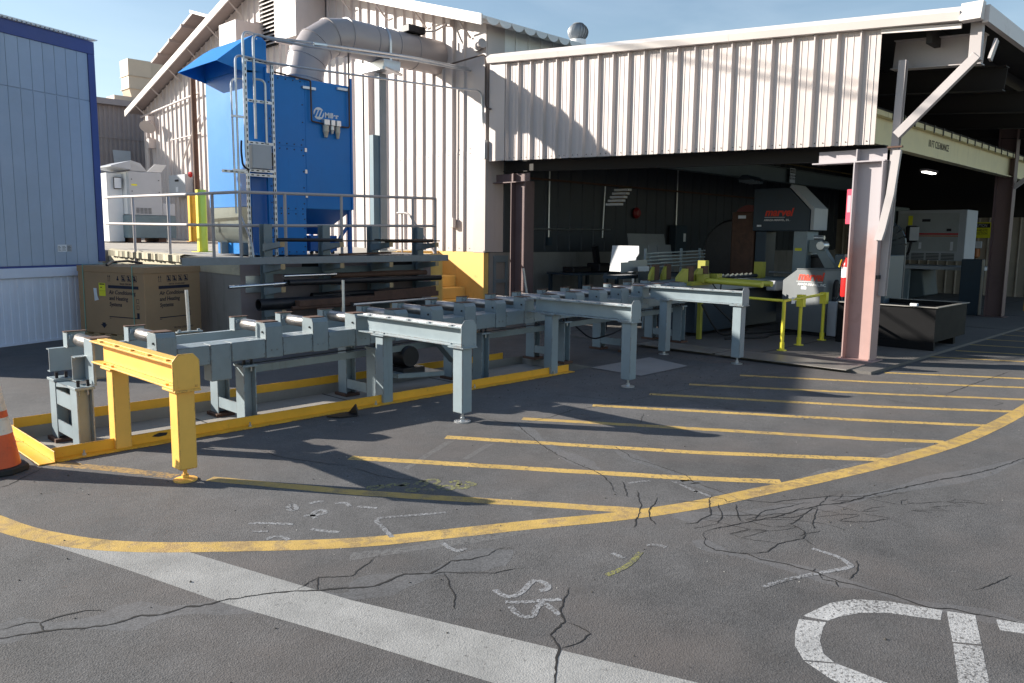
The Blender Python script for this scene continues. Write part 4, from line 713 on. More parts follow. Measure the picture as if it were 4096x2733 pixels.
for a in (((7.05, 11.3, 4.60), (7.3, 11.3, 4.62)), ): 
    g = G(); g.bar(*a, .05, .05); g.out('conduit_body', GALV, sf, .01)
cond([(6.0, 11.5, .9), (5.95, 11.05, .92)], .012)

# ---------------------------------------------------------------- extraction duct
du = thing('extraction_duct', 'large grey round duct elbowing from the blue cabinet into the gable wall', 'duct', (7.5, 12.35, UZ1))
DR = .325; cyl = 12.35; cen = (7.50 + .86, cyl, 4.24)
ptsd = [V((7.50, cyl, 4.09))] + arc(cen, .86, math.pi, math.pi / 2, 4, (1, 0, 0), (0, 0, 1)) + [V((9.4, cyl, 5.10)), V((10.61, cyl, 5.10))]
for i in range(len(ptsd) - 1):
    a, c = ptsd[i], ptsd[i + 1]; g = G()
    def ringpts(k):
        t = (ptsd[min(k + 1, len(ptsd) - 1)] - ptsd[max(k - 1, 0)]).normalized(); x = V((0, 1, 0)); y = t.cross(x)
        d0 = (ptsd[min(k + 1, len(ptsd) - 1)] - ptsd[k]) if k < len(ptsd) - 1 else ptsd[k] - ptsd[k - 1]; sc_ = 1 / max(.5, abs(d0.normalized().dot(t)))
        return [ptsd[k] + x * DR * math.cos(q) + y * DR * sc_ * math.sin(q) for q in [2 * math.pi * j / 36 for j in range(36)]]
    A = [g.b.verts.new(p) for p in ringpts(i)]; B_ = [g.b.verts.new(p) for p in ringpts(i + 1)]
    for j in range(36): g.b.faces.new((A[j], A[(j + 1) % 36], B_[(j + 1) % 36], B_[j]))
    g.out('duct_section', DUCT, du)
for i in range(1, len(ptsd) - 1):
    t_ = (ptsd[i + 1] - ptsd[i - 1]).normalized(); g = G(); g.lathe(ptsd[i], [(DR + .004, -.014), (DR + .016, -.010), (DR + .016, .010), (DR + .004, .014)], 36, t_); g.out('duct_seam', DUCT, du)
for x in (8.9, 9.85, 10.52): g = G(); g.lathe((x, cyl, 5.10), [(DR + .002, 0), (DR + .012, .005), (DR + .012, .025), (DR + .002, .03)], 36, (1, 0, 0)); g.out('duct_band', DUCT, du)
g = G()
sp_ = arc((9.12, cyl, 5.10), DR + .006, math.pi, 0, 18, (0, 1, 0), (0, 0, 1))
for a, c in zip(sp_, sp_[1:]): g.bar(a, c, .05, .008, (a + c) / 2 - V((9.12, cyl, 5.10)))
g.box(9.095, 9.145, cyl - DR - .012, cyl - DR - .004, 4.72, 5.10); g.out('hanger_strap', GALV, du)
ps = thing('duct_support', 'galvanised post with saddle holding up the round duct', 'support post', (9.12, cyl, 1.3))
G().box(9.04, 9.20, cyl - .08, cyl + .08, 1.30, 4.58).out('post', mat('dull_post_zinc', (.27, .30, .32), .55), ps, .006); G().box(8.93, 9.31, cyl - DR - .05, cyl + DR + .02, 4.60, 4.78).out('saddle', GALV, ps, .006)
G().tube([(8.8, cyl - .55, 4.58), (9.5, cyl - .15, 4.60)], .03, 8).out('cross_pipe', GALV, ps); G().box(8.92, 9.32, cyl - .2, cyl + .2, 1.29, 1.31).out('base_plate', GALV, ps)
G().box(8.90, 9.04, cyl - .06, cyl + .06, 1.3, 3.45).out('splice_plate', mat('blue_grey_post', (.12, .2, .25), .5), ps)

for e in (dc, sf, du, ps): e.location = V(e.location) + V((.09, .15, .02))

# ---------------------------------------------------------------- main building with gable wall
bld = thing('metal_building', 'large pinkish metal-sided building with gabled end wall behind the blue cabinet', 'building', (10.6, 19, 1.3))
GYL, EAVE, APEX = 27.3, 5.56, 8.02; GM = (GY + GYL) / 2
def ztop(y): return EAVE + (APEX - EAVE) * (1 - abs(y - GM) / (GM - GY))
RIB = .3105
def rib_panel(y0, y1, zb0, zb1, zt0, zt1, X, depth=.042, minor=False, sgn=-1):
    """ribbed sheet between y0<y1: flat pan and one trapezoid rib"""
    wr = .024; top = .016; wdt = y1 - y0
    prof = [(0, 0), (wdt - 2 * wr - top, 0), (wdt - wr - top, depth), (wdt - wr, depth), (wdt, 0)]
    if minor: f = wdt - 2 * wr - top; prof = [(0, 0), (f * .28, 0), (f * .32, .007), (f * .36, 0), (f * .64, 0), (f * .68, .007), (f * .72, 0), (f, 0), (f + wr, depth), (f + wr + top, depth), (wdt, 0)]
    g = G(); lo = []; hi = []
    for u, d in prof:
        k = u / wdt; lo.append(g.b.verts.new((X + sgn * d, y0 + u, zb0 + (zb1 - zb0) * k))); hi.append(g.b.verts.new((X + sgn * d, y0 + u, zt0 + (zt1 - zt0) * k)))
    for i in range(len(prof) - 1): g.b.faces.new((lo[i], lo[i + 1], hi[i + 1], hi[i]))
    return g
y = GY + .30; n = 0
G().box(GX - .034, GX - .001, GY - .04, GY + .295, 1.31, EAVE + .05).out('corner_flashing', SIDING, bld); G().box(GX + .0, GX + .45, GY - .045, GY - .013, 1.32, EAVE).out('corner_flashing', SIDING, bld)
while y < GYL - .1:
    y1 = min(y + RIB, GYL)
    for (za, zb_) in ((1.32, 3.24), (3.235, None)):
        rib_panel(y, y1, za, za, ztop(y) - .02 if zb_ is None else zb_, ztop(y1) - .02 if zb_ is None else zb_, GX - (.0 if zb_ is None else .003)).out('wall_panel', SIDING, bld)
    for zz in (1.38, 3.20, 3.29, 4.4):
        bolt((GX - .004, y + .12, zz), (-1, 0, 0), .009, .006, BLACKST, bld, 'screw')
    y = y1; n += 1
g = G(); g.prism([(GX + .001, GY, 1.3), (GX + .001, GYL, 1.3), (GX + .001, GYL, EAVE), (GX + .001, GM, APEX), (GX + .001, GY, EAVE)], (.1, 0, 0)); g.box(GX + .101, 30, GY, GY + .08, 1.30, EAVE); g.out('wall_core', SIDING_IN, bld)
g = G(); g.box(GX - .025, GX + .1, GY - .0, 12.42, 0, 1.315); g.out('foundation', ORANGE_ST, bld); g = G(); g.box(GX - .02, GX + .1, 12.42, GYL, .6, 1.31); g.out('foundation', CONC, bld)
g = G(); g.box(GX + .101, 30, GY - .03, GY + .08, 0, 1.31); g.out('foundation', CONCD, bld)
# roof planes and rake trim
for s in (-1, 1):
    ye = GY - .35 if s < 0 else GYL + .35; ze = ztop(GY) - .09 if s < 0 else ztop(GYL) - .09
    g = G(); o = .06; g.hexa([(GX - .42, GM, APEX + .02), (GX - .42, ye, ze + .02), (60, ye, ze + .02), (60, GM, APEX + .02), (GX - .42, GM, APEX + .07), (GX - .42, ye, ze + .07), (60, ye, ze + .07), (60, GM, APEX + .07)])
    g.out('roof', WHITE_ROOF if s < 0 else BROWN, bld)
    g = G(); zz = .0; g.hexa([(GX - .46, GM, APEX - .10), (GX - .46, ye, ze - .10), (GX - .425, ye, ze - .10), (GX - .425, GM, APEX - .10), (GX - .46, GM, APEX + .09), (GX - .46, ye, ze + .09), (GX - .425, ye, ze + .09), (GX - .425, GM, APEX + .09)])
    g.out('rake_trim', TRIMW, bld)
    for k in range(6):
        yy = GM + s * (1.2 + k * 1.3); zz = ztop(yy); g = G(); g.bar((GX - .02, yy, zz - .35), (GX - .40, yy, zz - .03), .03, .03); g.out('rake_brace', SIDING, bld)
# scalloped edge of the corrugated roof further back
for k in range(15):
    x = GX - .35 + k * .33; g = G(); ye = GY - .35; ze = ztop(GY) - .09
    pr_ = arc((x + .16, ye - .02, ze + .06), .164, math.pi, 2 * math.pi, 8, (1, 0, 0), (0, 0, .75)); g.prism(pr_, (0, .9, .28)); g.out('roof_corrugation', WHITE_ROOF, bld)
# upper side wall seen above the canopy (white coated)
for k in range(14):
    x = GX + .1 + k * .36; g = G(); g.box(x, x + .35, GY - .012, GY - .001, 4.9, EAVE + .02); g.box(x + .30, x + .35, GY - .04, GY - .0125, 4.9, EAVE + .02); g.out('side_panel', WHITE_ROOF, bld)
# interior side wall of the shed: ribbed dark panels
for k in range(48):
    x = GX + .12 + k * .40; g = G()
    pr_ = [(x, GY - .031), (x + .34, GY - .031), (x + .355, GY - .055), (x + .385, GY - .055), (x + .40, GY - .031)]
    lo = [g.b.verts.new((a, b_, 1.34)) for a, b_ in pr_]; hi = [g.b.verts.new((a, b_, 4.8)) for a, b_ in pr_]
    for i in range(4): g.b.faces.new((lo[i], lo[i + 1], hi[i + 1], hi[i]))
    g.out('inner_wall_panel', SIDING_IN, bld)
# turbine vent on the roof
tv = thing('turbine_vent', 'round galvanised turbine ventilator on the white roof', 'roof vent', (15.4, 12.9, 6.1))
g = G(); g.lathe((15.4, 12.9, 5.95), [(.20, 0), (.20, .42)], 20); g.out('vent_neck', WHITE_ROOF, tv)
for k in range(20):
    a = 2 * math.pi * k / 20; g = G(); pts = []
    for j in range(9):
        ph = -1.15 + 2.3 * j / 8; r = .235 * math.cos(ph) + .02; aa = a + ph * .15; pts.append((V((15.4 + r * math.cos(aa), 12.9 + r * math.sin(aa), 6.55 + .21 * math.sin(ph))), V((15.4 + r * .9 * math.cos(aa + .30), 12.9 + r * .9 * math.sin(aa + .30), 6.55 + .20 * math.sin(ph)))))
    vs_ = [(g.b.verts.new(p), g.b.verts.new(q)) for p, q in pts]
    for j in range(8): g.b.faces.new((vs_[j][0], vs_[j + 1][0], vs_[j + 1][1], vs_[j][1]))
    g.out('vane', SHEETG, tv)
g = G(); g.lathe((15.4, 12.9, 6.73), [(.15, 0), (.12, .03), (.02, .045)], 16); g.out('vent_cap', SHEETG, tv)
# wall-hung boxes, louvre, horn, conduits on the gable
def wallbox(label, x0, y0, y1, z0, z1):
    t = thing('wall_unit', label, 'wall box', (x0, y0, z0)); g = G(); g.box(x0, GX - .035, y0, y1, z0, z1); g.out('casing', SIDING, t, .01)
    g = G(); g.bar((x0 + .1, y0 + .05, z0 - .02), (GX - .06, y0 + .05, z0 - .35), .04, .04); g.out('bracket', SIDING, t); g = G(); g.box(GX - .3, GX - .036, y0 + .04, y1 - .04, z1 + .001, z1 + .05); g.out('casing_flange', SIDING, t); return t
wallbox('pinkish wall-hung cooler box left of the louvre on the gable wall', 9.8, 19.22, 20.13, 6.32, 6.88)
wallbox('large pinkish wall-hung cooler box right of the louvre on the gable wall', 9.8, 16.41, 17.36, 6.03, 7.25)
lv = thing('wall_louvre', 'tall dark slatted louvre between the two wall-hung boxes', 'louvre', (10.5, 18.9, 6.3))
G().box(GX - .06, GX - .036, 18.5, 19.3, 6.30, 7.7).out('louvre_void', DARK, lv)
for k in range(14): z = 6.33 + k * .1; g = G(); g.hexa([(GX - .13, 18.52, z), (GX - .13, 19.28, z), (GX - .061, 19.28, z + .06), (GX - .061, 18.52, z + .06)] + [(GX - .13, 18.52, z + .012), (GX - .13, 19.28, z + .012), (GX - .061, 19.28, z + .072), (GX - .061, 18.52, z + .072)]); g.out('louvre_blade', SIDING, lv)
hn = thing('alarm_horn', 'small horn speaker fixed to the corner of the gable wall', 'horn', (10.5, 11.2, 5.2))
g = G(); g.lathe((10.5, 11.25, 5.12), [(.05, 0), (.07, .03), (.07, .08), (.04, .1), (.045, .16), (.09, .24), (.085, .245)], 16, (-.3, -1, .1)); g.out('horn_bell', FRAME, hn); G().box(10.50, 10.565, 11.22, 11.32, 5.05, 5.2).out('horn_bracket', FRAME, hn)
def conduit(label, pts, r=.017, m=SIDING, cat='conduit', rr=.1): o = G().tube(rounded(pts, rr), r, 8).out('conduit', m); return tag(o, label, cat)
conduit('thin conduit dropping down the gable wall to a small box near the stairs', [(10.53, 11.96, 5.35), (10.53, 11.96, 1.98)], .016)
o = G().box(10.49, 10.565, 11.89, 11.99, 1.78, 1.97).out('junction_box', SIDING, None, .006); tag(o, 'small painted junction box at the foot of the thin conduit', 'junction box')
o = G().box(10.48, 10.565, 11.98, 12.10, 5.62, 5.74).out('junction_box', SIDING, None, .006); tag(o, 'small painted junction box above the duct end on the gable wall', 'junction box')
conduit('painted conduit running from the duct to the junction box above it', [(9.9, 12.35, 5.46), (10.3, 12.2, 5.52), (10.5, 12.08, 5.68)], .018)
o = G().box(9.7, 10.1, 12.25, 12.5, 5.43, 5.56).out('damper_motor', BLACKST, None, .01); tag(o, 'dark damper motor on top of the round duct', 'motor')
conduit('brown conduit crossing from the duct to the canopy and dropping beside its edge', [(8.6, 11.9, 4.80), (10.3, 11.95, 4.84), (10.50, 11.0, 4.96), (10.50, 11.0, 4.0), (10.50, 10.85, 3.95)], .016, LINE)
o = G().box(10.45, 10.53, 10.96, 11.02, 3.05, 3.4).out('disconnect_box', GALV, None, .006); tag(o, 'small galvanised disconnect box at the canopy corner', 'junction box')
o = G().box(10.48, 10.58, 14.35, 14.45, 2.95, 3.15).out('valve_box', WHITEP, None); tag(o, 'small white box on the gable wall between cabinet and post', 'junction box')
dp = thing('downspout', 'pinkish boxed downpipe on the gable wall right of the blue cabinet', 'downpipe', (10.5, 14.6, 1.3)); G().box(10.40, 10.56, 14.55, 15.0, 1.32, 5.6).out('downpipe_casing', SIDING, dp); G().box(10.385, 10.399, 14.72, 14.74, 1.32, 5.6).out('casing_seam', DARK, dp)
# ---------------------------------------------------------------- open shed with ribbed fascia
shed = thing('open_shed', 'open-sided steel shed with ribbed pinkish fascia sheltering the saw', 'shed', (10.7, 4, 0))
FX = 10.585; FY0, FY1 = 3.93, 10.93
def fb(y): return 2.828 + (y - 3.91) * .027
def ft(y): return 4.231 + (y - 3.955) * .0782
y = FY1; k = 0
G().box(FX - .05, FX, FY1 - .40, FY1, fb(FY1) - .005, ft(FY1) + .01).out('fascia_end_panel', SIDING, shed)
y = FY1 - .402
while y > FY0 + .01:
    y0 = max(FY0, y - .3015); rib_panel(y0, y, fb(y0), fb(y), ft(y0), ft(y), FX, .052, True).out('fascia_panel', SIDING, shed)
    for dz in (.045,): 
        for q in (.10, .21): bolt((FX - .001, y0 + q, fb(y0 + q) + dz), (-1, 0, 0), .008, .006, BLACKST, shed, 'screw')
    y = y0
# roof trim along the fascia: sloping box gutter
EY = 2.80
def tz(y): return ft(y) + .005
def trimsec(y0, y1):
    g = G(); A = [(FX - .02, 0), (FX - .105, .0), (FX - .135, .09), (FX - .02, .17), (FX + .02, .17), (FX + .02, .0)]
    a = [g.b.verts.new((x, y0, tz(y0) + z)) for x, z in A]; c = [g.b.verts.new((x, y1, tz(y1) + z)) for x, z in A]
    for i in range(6): g.b.faces.new((a[i], a[(i + 1) % 6], c[(i + 1) % 6], c[i]))
    g.b.faces.new(a[::-1]); g.b.faces.new(c); return g.out('roof_trim', TRIMW, shed)
for a, c in ((EY + .22, 6.0), (6.003, 9.2), (9.203, 10.95)): trimsec(a, c)
g = G(); g.hexa([(FX - .135, EY, tz(EY)), (FX - .135, EY + .217, tz(EY)), (FX + .02, EY + .217, tz(EY)), (FX + .02, EY, tz(EY))] + [(FX - .10, EY - .01, tz(EY) + .20), (FX - .10, EY + .217, tz(EY) + .20), (FX + .02, EY + .217, tz(EY) + .20), (FX + .02, EY - .01, tz(EY) + .20)]); g.out('trim_corner', TRIMW, shed)
for k in range(6):
    x = FX + .022 + k * 3.3; G().box(x, x + 3.295, EY - .05, EY + .02, tz(EY) - .02, tz(EY) + .17).out('eave_trim', TRIMW, shed)
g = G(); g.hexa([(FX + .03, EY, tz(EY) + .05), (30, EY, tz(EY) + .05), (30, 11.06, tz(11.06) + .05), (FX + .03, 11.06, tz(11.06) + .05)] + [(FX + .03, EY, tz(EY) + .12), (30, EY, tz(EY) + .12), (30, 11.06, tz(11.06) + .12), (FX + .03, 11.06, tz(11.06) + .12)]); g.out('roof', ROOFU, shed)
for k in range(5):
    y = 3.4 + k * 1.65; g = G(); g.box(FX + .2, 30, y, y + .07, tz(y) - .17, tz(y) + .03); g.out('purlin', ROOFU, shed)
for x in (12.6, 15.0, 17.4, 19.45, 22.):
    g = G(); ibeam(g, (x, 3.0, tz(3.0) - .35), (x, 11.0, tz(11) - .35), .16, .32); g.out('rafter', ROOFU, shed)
# strip and beam at the canopy end bay
g = G(); g.hexa([(FX - .03, EY + .22, tz(EY) - .06), (FX - .03, FY0, tz(FY0) - .06), (FX, FY0, tz(FY0) - .06), (FX, EY + .22, tz(EY) - .06)] + [(FX - .03, EY + .22, tz(EY) - .004), (FX - .03, FY0, tz(FY0) - .004), (FX, FY0, tz(FY0) - .004), (FX, EY + .22, tz(EY) - .004)]); g.out('fascia_strip', TRIMW, shed)
g = G(); ibeam(g, (11.12, 2.9, 3.93), (11.12, 3.95, 4.0), .16, .36); g.out('end_beam', FRAME, shed)
g = G(); ibeam(g, (11.05, 3.95, 2.76), (11.05, 11.0, 2.95), .14, .20); g.out('fascia_beam', ROOFU, shed)
# columns: thick lower column, slim upper one, brace
def column(x, y, m, label, head=True, w_=.25, h=.37, zt=2.62):
    t = thing('steel_column', label, 'column', (x, y, .036))
    g = G(); g.box(x - w_ / 2, x + w_ / 2, y - h / 2, y - h / 2 + .016, .05, zt); g.box(x - w_ / 2, x + w_ / 2, y + h / 2 - .016, y + h / 2, .05, zt); g.box(x - .006, x + .006, y - h / 2 + .0165, y + h / 2 - .0165, .05, zt); g.out('column_shaft', m, t)
    G().box(x - w_ / 2 - .06, x + w_ / 2 + .06, y - h / 2 - .06, y + h / 2 + .06, .0365, .049).out('base_plate', m, t)
    if head:
        G().box(x - .10, x + .10, y - h / 2 - .01, y + .75, zt + .001, zt + .018).out('head_plate', m, t); G().box(x - .006, x + .006, y - h / 2, y + .7, zt + .0185, zt + .17).out('head_web', m, t)
        G().box(x - .09, x + .09, y + .16, y + .175, zt + .0185, zt + .17).out('head_stiffener', m, t)
    return t
c1 = column(10.74, 4.00, COLPAINT, 'faded maroon steel column at the near corner of the shed')
# grey paint on the upper half of the column
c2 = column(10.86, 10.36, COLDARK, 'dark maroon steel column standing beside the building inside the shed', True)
uc = thing('upper_column', 'slim pinkish upper column carrying the brace at the shed corner', 'column', (10.84, 3.72, 2.6))
g = G(); ibeam(g, (10.80, 3.78, .9), (10.80, 3.72, 3.86), .09, .09, .01, .008, (1, 0, 0)); g.out('column_shaft', FRAME, uc)
# knee brace and its hanger
kb = thing('knee_brace', 'bright diagonal brace from the corner column up to the canopy edge', 'brace', (10.72, 3.7, 2.85))
g = G(); g.bar((10.69, 3.70, 2.93), (10.69, 2.86, 3.78), .105, .08, (1, 0, 0)); g.out('brace_tube', FRAME, kb, .004)
g = G(); g.box(10.66, 10.74, 2.82, 2.95, 3.72, 4.18); g.out('brace_hanger', FRAME, kb, .004); g = G(); g.bar((10.74, 2.74, 3.72), (10.80, 2.70, 3.95), .09, .03, (0, 1, 0)); g.out('gusset', FRAME, kb)
G().box(10.67, 10.72, 3.62, 3.80, 2.78, 2.80).out('brace_strap', BROWNRUST, kb)
ds = thing('bent_downspout', 'dented sheet-metal downspout bent against the corner column', 'downpipe', (10.68, 3.7, 1.65))
g = G(); sec = [(.0, .0), (.0, .05), (.05, .05)]
st_ = [(10.60, 3.66, 2.74), (10.59, 3.70, 2.2), (10.57, 3.77, 1.75), (10.56, 3.80, 1.62)]
rg = []
for (x, yy, z) in st_: rg.append([g.b.verts.new(p) for p in ((x, yy - .05, z), (x, yy + .045, z), (x + .06, yy + .045, z), (x + .06, yy - .05, z))])
for a, c in zip(rg, rg[1:]):
    for i in range(4): g.b.faces.new((a[i], a[(i + 1) % 4], c[(i + 1) % 4], c[i]))
g.out('downspout_pipe', FRAME, ds)
G().box(10.63, 10.86, 3.795, 3.812, 1.12, 1.17).out('column_band', BLACKST, c1)
# second column row
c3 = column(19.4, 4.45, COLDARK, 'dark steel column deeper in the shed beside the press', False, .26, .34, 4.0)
c4 = thing('post_guard', 'blue-black steel guard box beside the deeper shed column', 'guard', (19.5, 4.95, .036)); G().box(19.35, 19.6, 4.75, 5.15, .037, 1.25).out('guard_casing', STEEL_DKBL, c4, .01)
g = G(); g.bar((19.4, 4.3, 2.75), (19.4, 3.2, 3.7), .08, .10, (1, 0, 0)); o = g.out('knee_brace', FRAME); tag(o, 'dark diagonal brace on the deeper shed column', 'brace')
# warning sign and extinguisher on the near column
sg = thing('fire_sign', 'narrow pink and white fire sign on the side of the near column', 'sign', (10.62, 4.2, 1.85)); G().box(10.66, 10.67, 4.19, 4.262, 1.83, 2.28).out('sign_plate', PINK, sg); G().box(10.656, 10.6595, 4.205, 4.25, 1.98, 2.2).out('sign_face', mat('pale_pink', (.7, .35, .4), .5), sg)
ex = thing('fire_extinguisher', 'red fire extinguisher with yellow tag hung on the near column', 'fire extinguisher', (10.72, 4.29, .85))
g = G(); g.lathe((10.80, 4.255, .86), [(.055, 0), (.065, .02), (.065, .42), (.05, .47), (.025, .50), (.025, .53)], 18); g.out('cylinder', RED, ex); g = G(); g.lathe((10.80, 4.255, 1.12), [(.0655, 0), (.0655, .14)], 18); g.out('label_band', PAPER, ex)
G().box(10.76, 10.84, 4.23, 4.28, 1.391, 1.43).out('valve', BLACKST, ex); G().prism([(10.73, 4.31, 1.36), (10.76, 4.31, 1.36), (10.74, 4.33, 1.25), (10.70, 4.33, 1.26)], (0, .002, 0)).out('inspection_tag', YPAPER, ex)

# ---------------------------------------------------------------- overhead crane beams
cb = thing('crane_beam', 'long yellow crane beam lettered 10 FT CLEARANCE under the shed roof', 'crane beam', (12, 4.45, 2.97))
CY = 4.40
g = G(); g.box(10.9, 28, CY, CY + .012, 2.99, 3.36); g.box(10.9, 28, CY - .07, CY + .08, 2.97, 2.989); g.out('beam_web', CRANE, cb)
g = G(); g.box(10.9, 28, CY - .10, CY + .11, 3.361, 3.43); g.out('beam_cap', CRANE, cb)
for k in range(34): x = 12.2 + k * .46; G().box(x, x + .03, CY - .115, CY - .101, 3.34, 3.46).out('rail_clip', BLACKST, cb)
g = G(); g.tube([(11, CY - .06, 3.46), (28, CY - .06, 3.46)], .018, 8); g.out('crane_cable', BLACKST, cb)
for x in (14.15, 21.4): text('10 FT CLEARANCE', (x, CY - .001, 3.15), (1, 0, 0), (0, 0, 1), .16, 'clearance_lettering', INK, cb, .003, 0, 0, .82)
gb = thing('grey_runway_beam', 'dark grey crane runway beam with danger notices near the inner wall', 'crane beam', (12, 9.3, 3.05))
g = G(); ibeam(g, (10.95, 9.35, 3.23), (28, 9.35, 3.23), .2, .36); g.out('beam', mat('beam_grey', (.13, .155, .165), .5, var=.1), gb)
g = G(); g.tube([(11, 9.2, 3.50), (28, 9.2, 3.50)], .02, 6); g.out('conductor_rail', BRASS, gb)
def notice(p, w_, h, label, lines, par=None, hdr=INK, ux=(1, 0, 0), back=PAPER, body=INK, nm='danger_notice'):
    p = V(p); ux = V(ux); nn_ = ux.cross(V((0, 0, 1))); t = thing(nm, label, 'sign', p)
    a = p - ux * w_ / 2; g = G(); g.hexa([a, a + ux * w_, a + ux * w_ - nn_ * .004, a - nn_ * .004] + [q + V((0, 0, h)) for q in (a, a + ux * w_, a + ux * w_ - nn_ * .004, a - nn_ * .004)]); g.out('plate', back, t)
    a2 = a + nn_ * .001 + V((0, 0, h * .66)); g = G(); g.face([a2 + ux * w_ * .05, a2 + ux * w_ * .95, a2 + ux * w_ * .95 + V((0, 0, h * .28)), a2 + ux * w_ * .05 + V((0, 0, h * .28))]); g.out('header', hdr, t)
    text(lines[0], p + nn_ * .001 + V((0, 0, h * .72)), ux, (0, 0, 1), h * .24, 'notice_lettering', WHITEP if hdr is INK else INK, t, .002, 0, 0, .8, 'CENTER')
    for i, l in enumerate(lines[1:]): text(l, p + V((0, 0, h * (.42 - .2 * i))), ux, (0, 0, 1), h * .20, 'notice_lettering', body, t, .002, 0, 0, .78, 'CENTER')
notice((13.85, 9.24, 3.06), .26, .34, 'nearer danger high voltage notice on the grey runway beam', ['DANGER', 'HIGH VOLTAGE', 'KEEP AWAY'])
notice((19.6, 9.24, 3.06), .30, .36, 'farther danger high voltage notice on the grey runway beam', ['DANGER', 'HIGH VOLTAGE', 'KEEP AWAY'])

# ---------------------------------------------------------------- back wall, lamps and wall fittings inside the shed
bw = thing('rear_wall', 'beige ribbed rear wall at the far end of the shed', 'wall', (27, 7, 0))
for k in range(32):
    y0 = 2.5 + k * .27; rib_panel(y0, y0 + .27, .04, .04, 2.35, 2.35, 27.0, .05).out('rear_panel', mat('rear_siding', (.40, .34, .27), .6) if k == 0 else D.materials['rear_siding'], bw)
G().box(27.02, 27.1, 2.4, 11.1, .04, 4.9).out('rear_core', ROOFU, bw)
def lamp(x, y, z, l, label, lit=False, ang=0):
    t = thing('shed_lamp', label, 'lamp', (x, y, z)); ux = V((math.cos(ang), math.sin(ang), 0)); uy = V((-ux.y, ux.x, 0)); p = V((x, y, z))
    F = lambda u, v, zz: p + ux * u + uy * v + V((0, 0, zz))
    g = G(); g.hexa([F(-l, -.17, 0), F(l, -.17, 0), F(l, .17, 0), F(-l, .17, 0), F(-l, -.06, .1), F(l, -.06, .1), F(l, .06, .1), F(-l, .06, .1)]); g.out('lamp_housing', STEEL_DKBL, t)
    for k in range(4): u = -l + (k + .5) * l / 2; g = G(); g.fbox(F, u - .02, u + .02, -.16, .16, -.05, -.001); g.out('lamp_baffle', STEEL_GREY, t)
    g = G(); g.fbox(F, -l * .95, l * .95, -.05, .05, -.045, -.003) if lit else None
    if lit: g.out('lamp_tube', LAMP, t)
    return t
tl = thing('shed_lamp', 'unlit strip lamp with pale baffles hanging askew under the shed roof on the left', 'lamp', (12.9, 9.6, 2.5))
la, lb = V((12.98, 9.6, 2.56)), V((12.72, 9.6, 2.27)); ld = (lb - la).normalized(); ln = V((0, 1, 0)).cross(ld)
g = G(); g.hexa([la + V((0, -.16, 0)), la + V((0, .16, 0)), lb + V((0, .16, 0)), lb + V((0, -.16, 0))] + [p + V((.05, 0, .06)) for p in (la + V((0, -.16, 0)), la + V((0, .16, 0)), lb + V((0, .16, 0)), lb + V((0, -.16, 0)))]); g.out('lamp_housing', BRASS, tl)
for k in range(5): p = la.lerp(lb, k / 4); g = G(); g.box(p.x - .10, p.x + .02, p.y - .17, p.y + .17, p.z - .022, p.z + .022); g.out('lamp_baffle', SHEETW, tl)
lamp(17.0, 9.0, 2.95, .5, 'unlit grey strip lamp hanging above the saw', False, .2)
lt = thing('shed_lamp', 'glowing strip lamp below the yellow crane beam', 'lamp', (16.9, 5.2, 2.95)); G().box(16.6, 17.2, 5.16, 5.24, 2.93, 2.955).out('lamp_tube', LAMP, lt); G().box(16.58, 17.22, 5.13, 5.27, 2.956, 3.0).out('lamp_housing', FRAME, lt)
def wallconduit(label, pts, r=.016): conduit(label, pts, r, GALV)
wallconduit('vertical grey conduit on the inner shed wall behind the work table', [(12.35, 11.02, 4.2), (12.35, 11.02, 1.62)])
wallconduit('vertical grey conduit on the inner shed wall right of the strip lamp', [(14.2, 11.02, 2.75), (14.15, 11.02, 1.62)])
wallconduit('grey conduit bending up from the floor and along the inner wall', [(11.75, 11.0, .9), (11.75, 11.0, 1.78), (14.4, 11.0, 1.80)])
wallconduit('tall conduit on the inner wall above the electrical cabinet', [(17.1, 11.02, 3.6), (17.1, 11.02, 1.9)])
conduit('dark horizontal pipe along the inner shed wall', [(11.3, 11.0, 2.78), (24, 11.0, 2.78)], .022, BROWNRUST)
fa = thing('fire_alarm', 'small red fire alarm bell on the inner shed wall', 'alarm', (15.4, 11, 2.2)); g = G(); g.lathe((15.4, 11.03, 2.2), [(.13, 0), (.13, .04), (.08, .09), (.02, .1)], 18, (0, -1, 0)); g.out('alarm_bell', mat('alarm_red', (.22, .012, .015), .4), fa)
ec = thing('electrical_cabinet', 'dark blue electrical cabinet with a white label on the inner shed wall', 'cabinet', (17.0, 10.9, 1.3)); G().box(16.8, 17.3, 10.82, 11.02, 1.25, 1.95).out('cabinet_body', STEEL_DKBL, ec, .01); G().box(17.14, 17.24, 10.815, 10.8195, 1.55, 1.75).out('cabinet_label', PAPER, ec)
o = G().box(12.28, 12.42, 10.98, 11.03, 1.45, 1.62).out('outlet_box', STEEL_DKBL); tag(o, 'small outlet box at the foot of the conduit behind the work table', 'outlet box')
bp_ = thing('wall_bracket_frame', 'blue-grey steel frame bolted to the wall at the building corner', 'bracket', (11.1, 11.05, .5))
for (x0, x1, z0, z1) in ((10.80, 10.85, .35, 1.25), (11.12, 11.17, .35, 1.25), (10.851, 11.119, 1.12, 1.25), (10.851, 11.119, .72, .79), (10.851, 11.119, .35, .42)): G().box(x0, x1, 11.03, 11.065, z0, z1).out('frame_bar', RACKM, bp_)

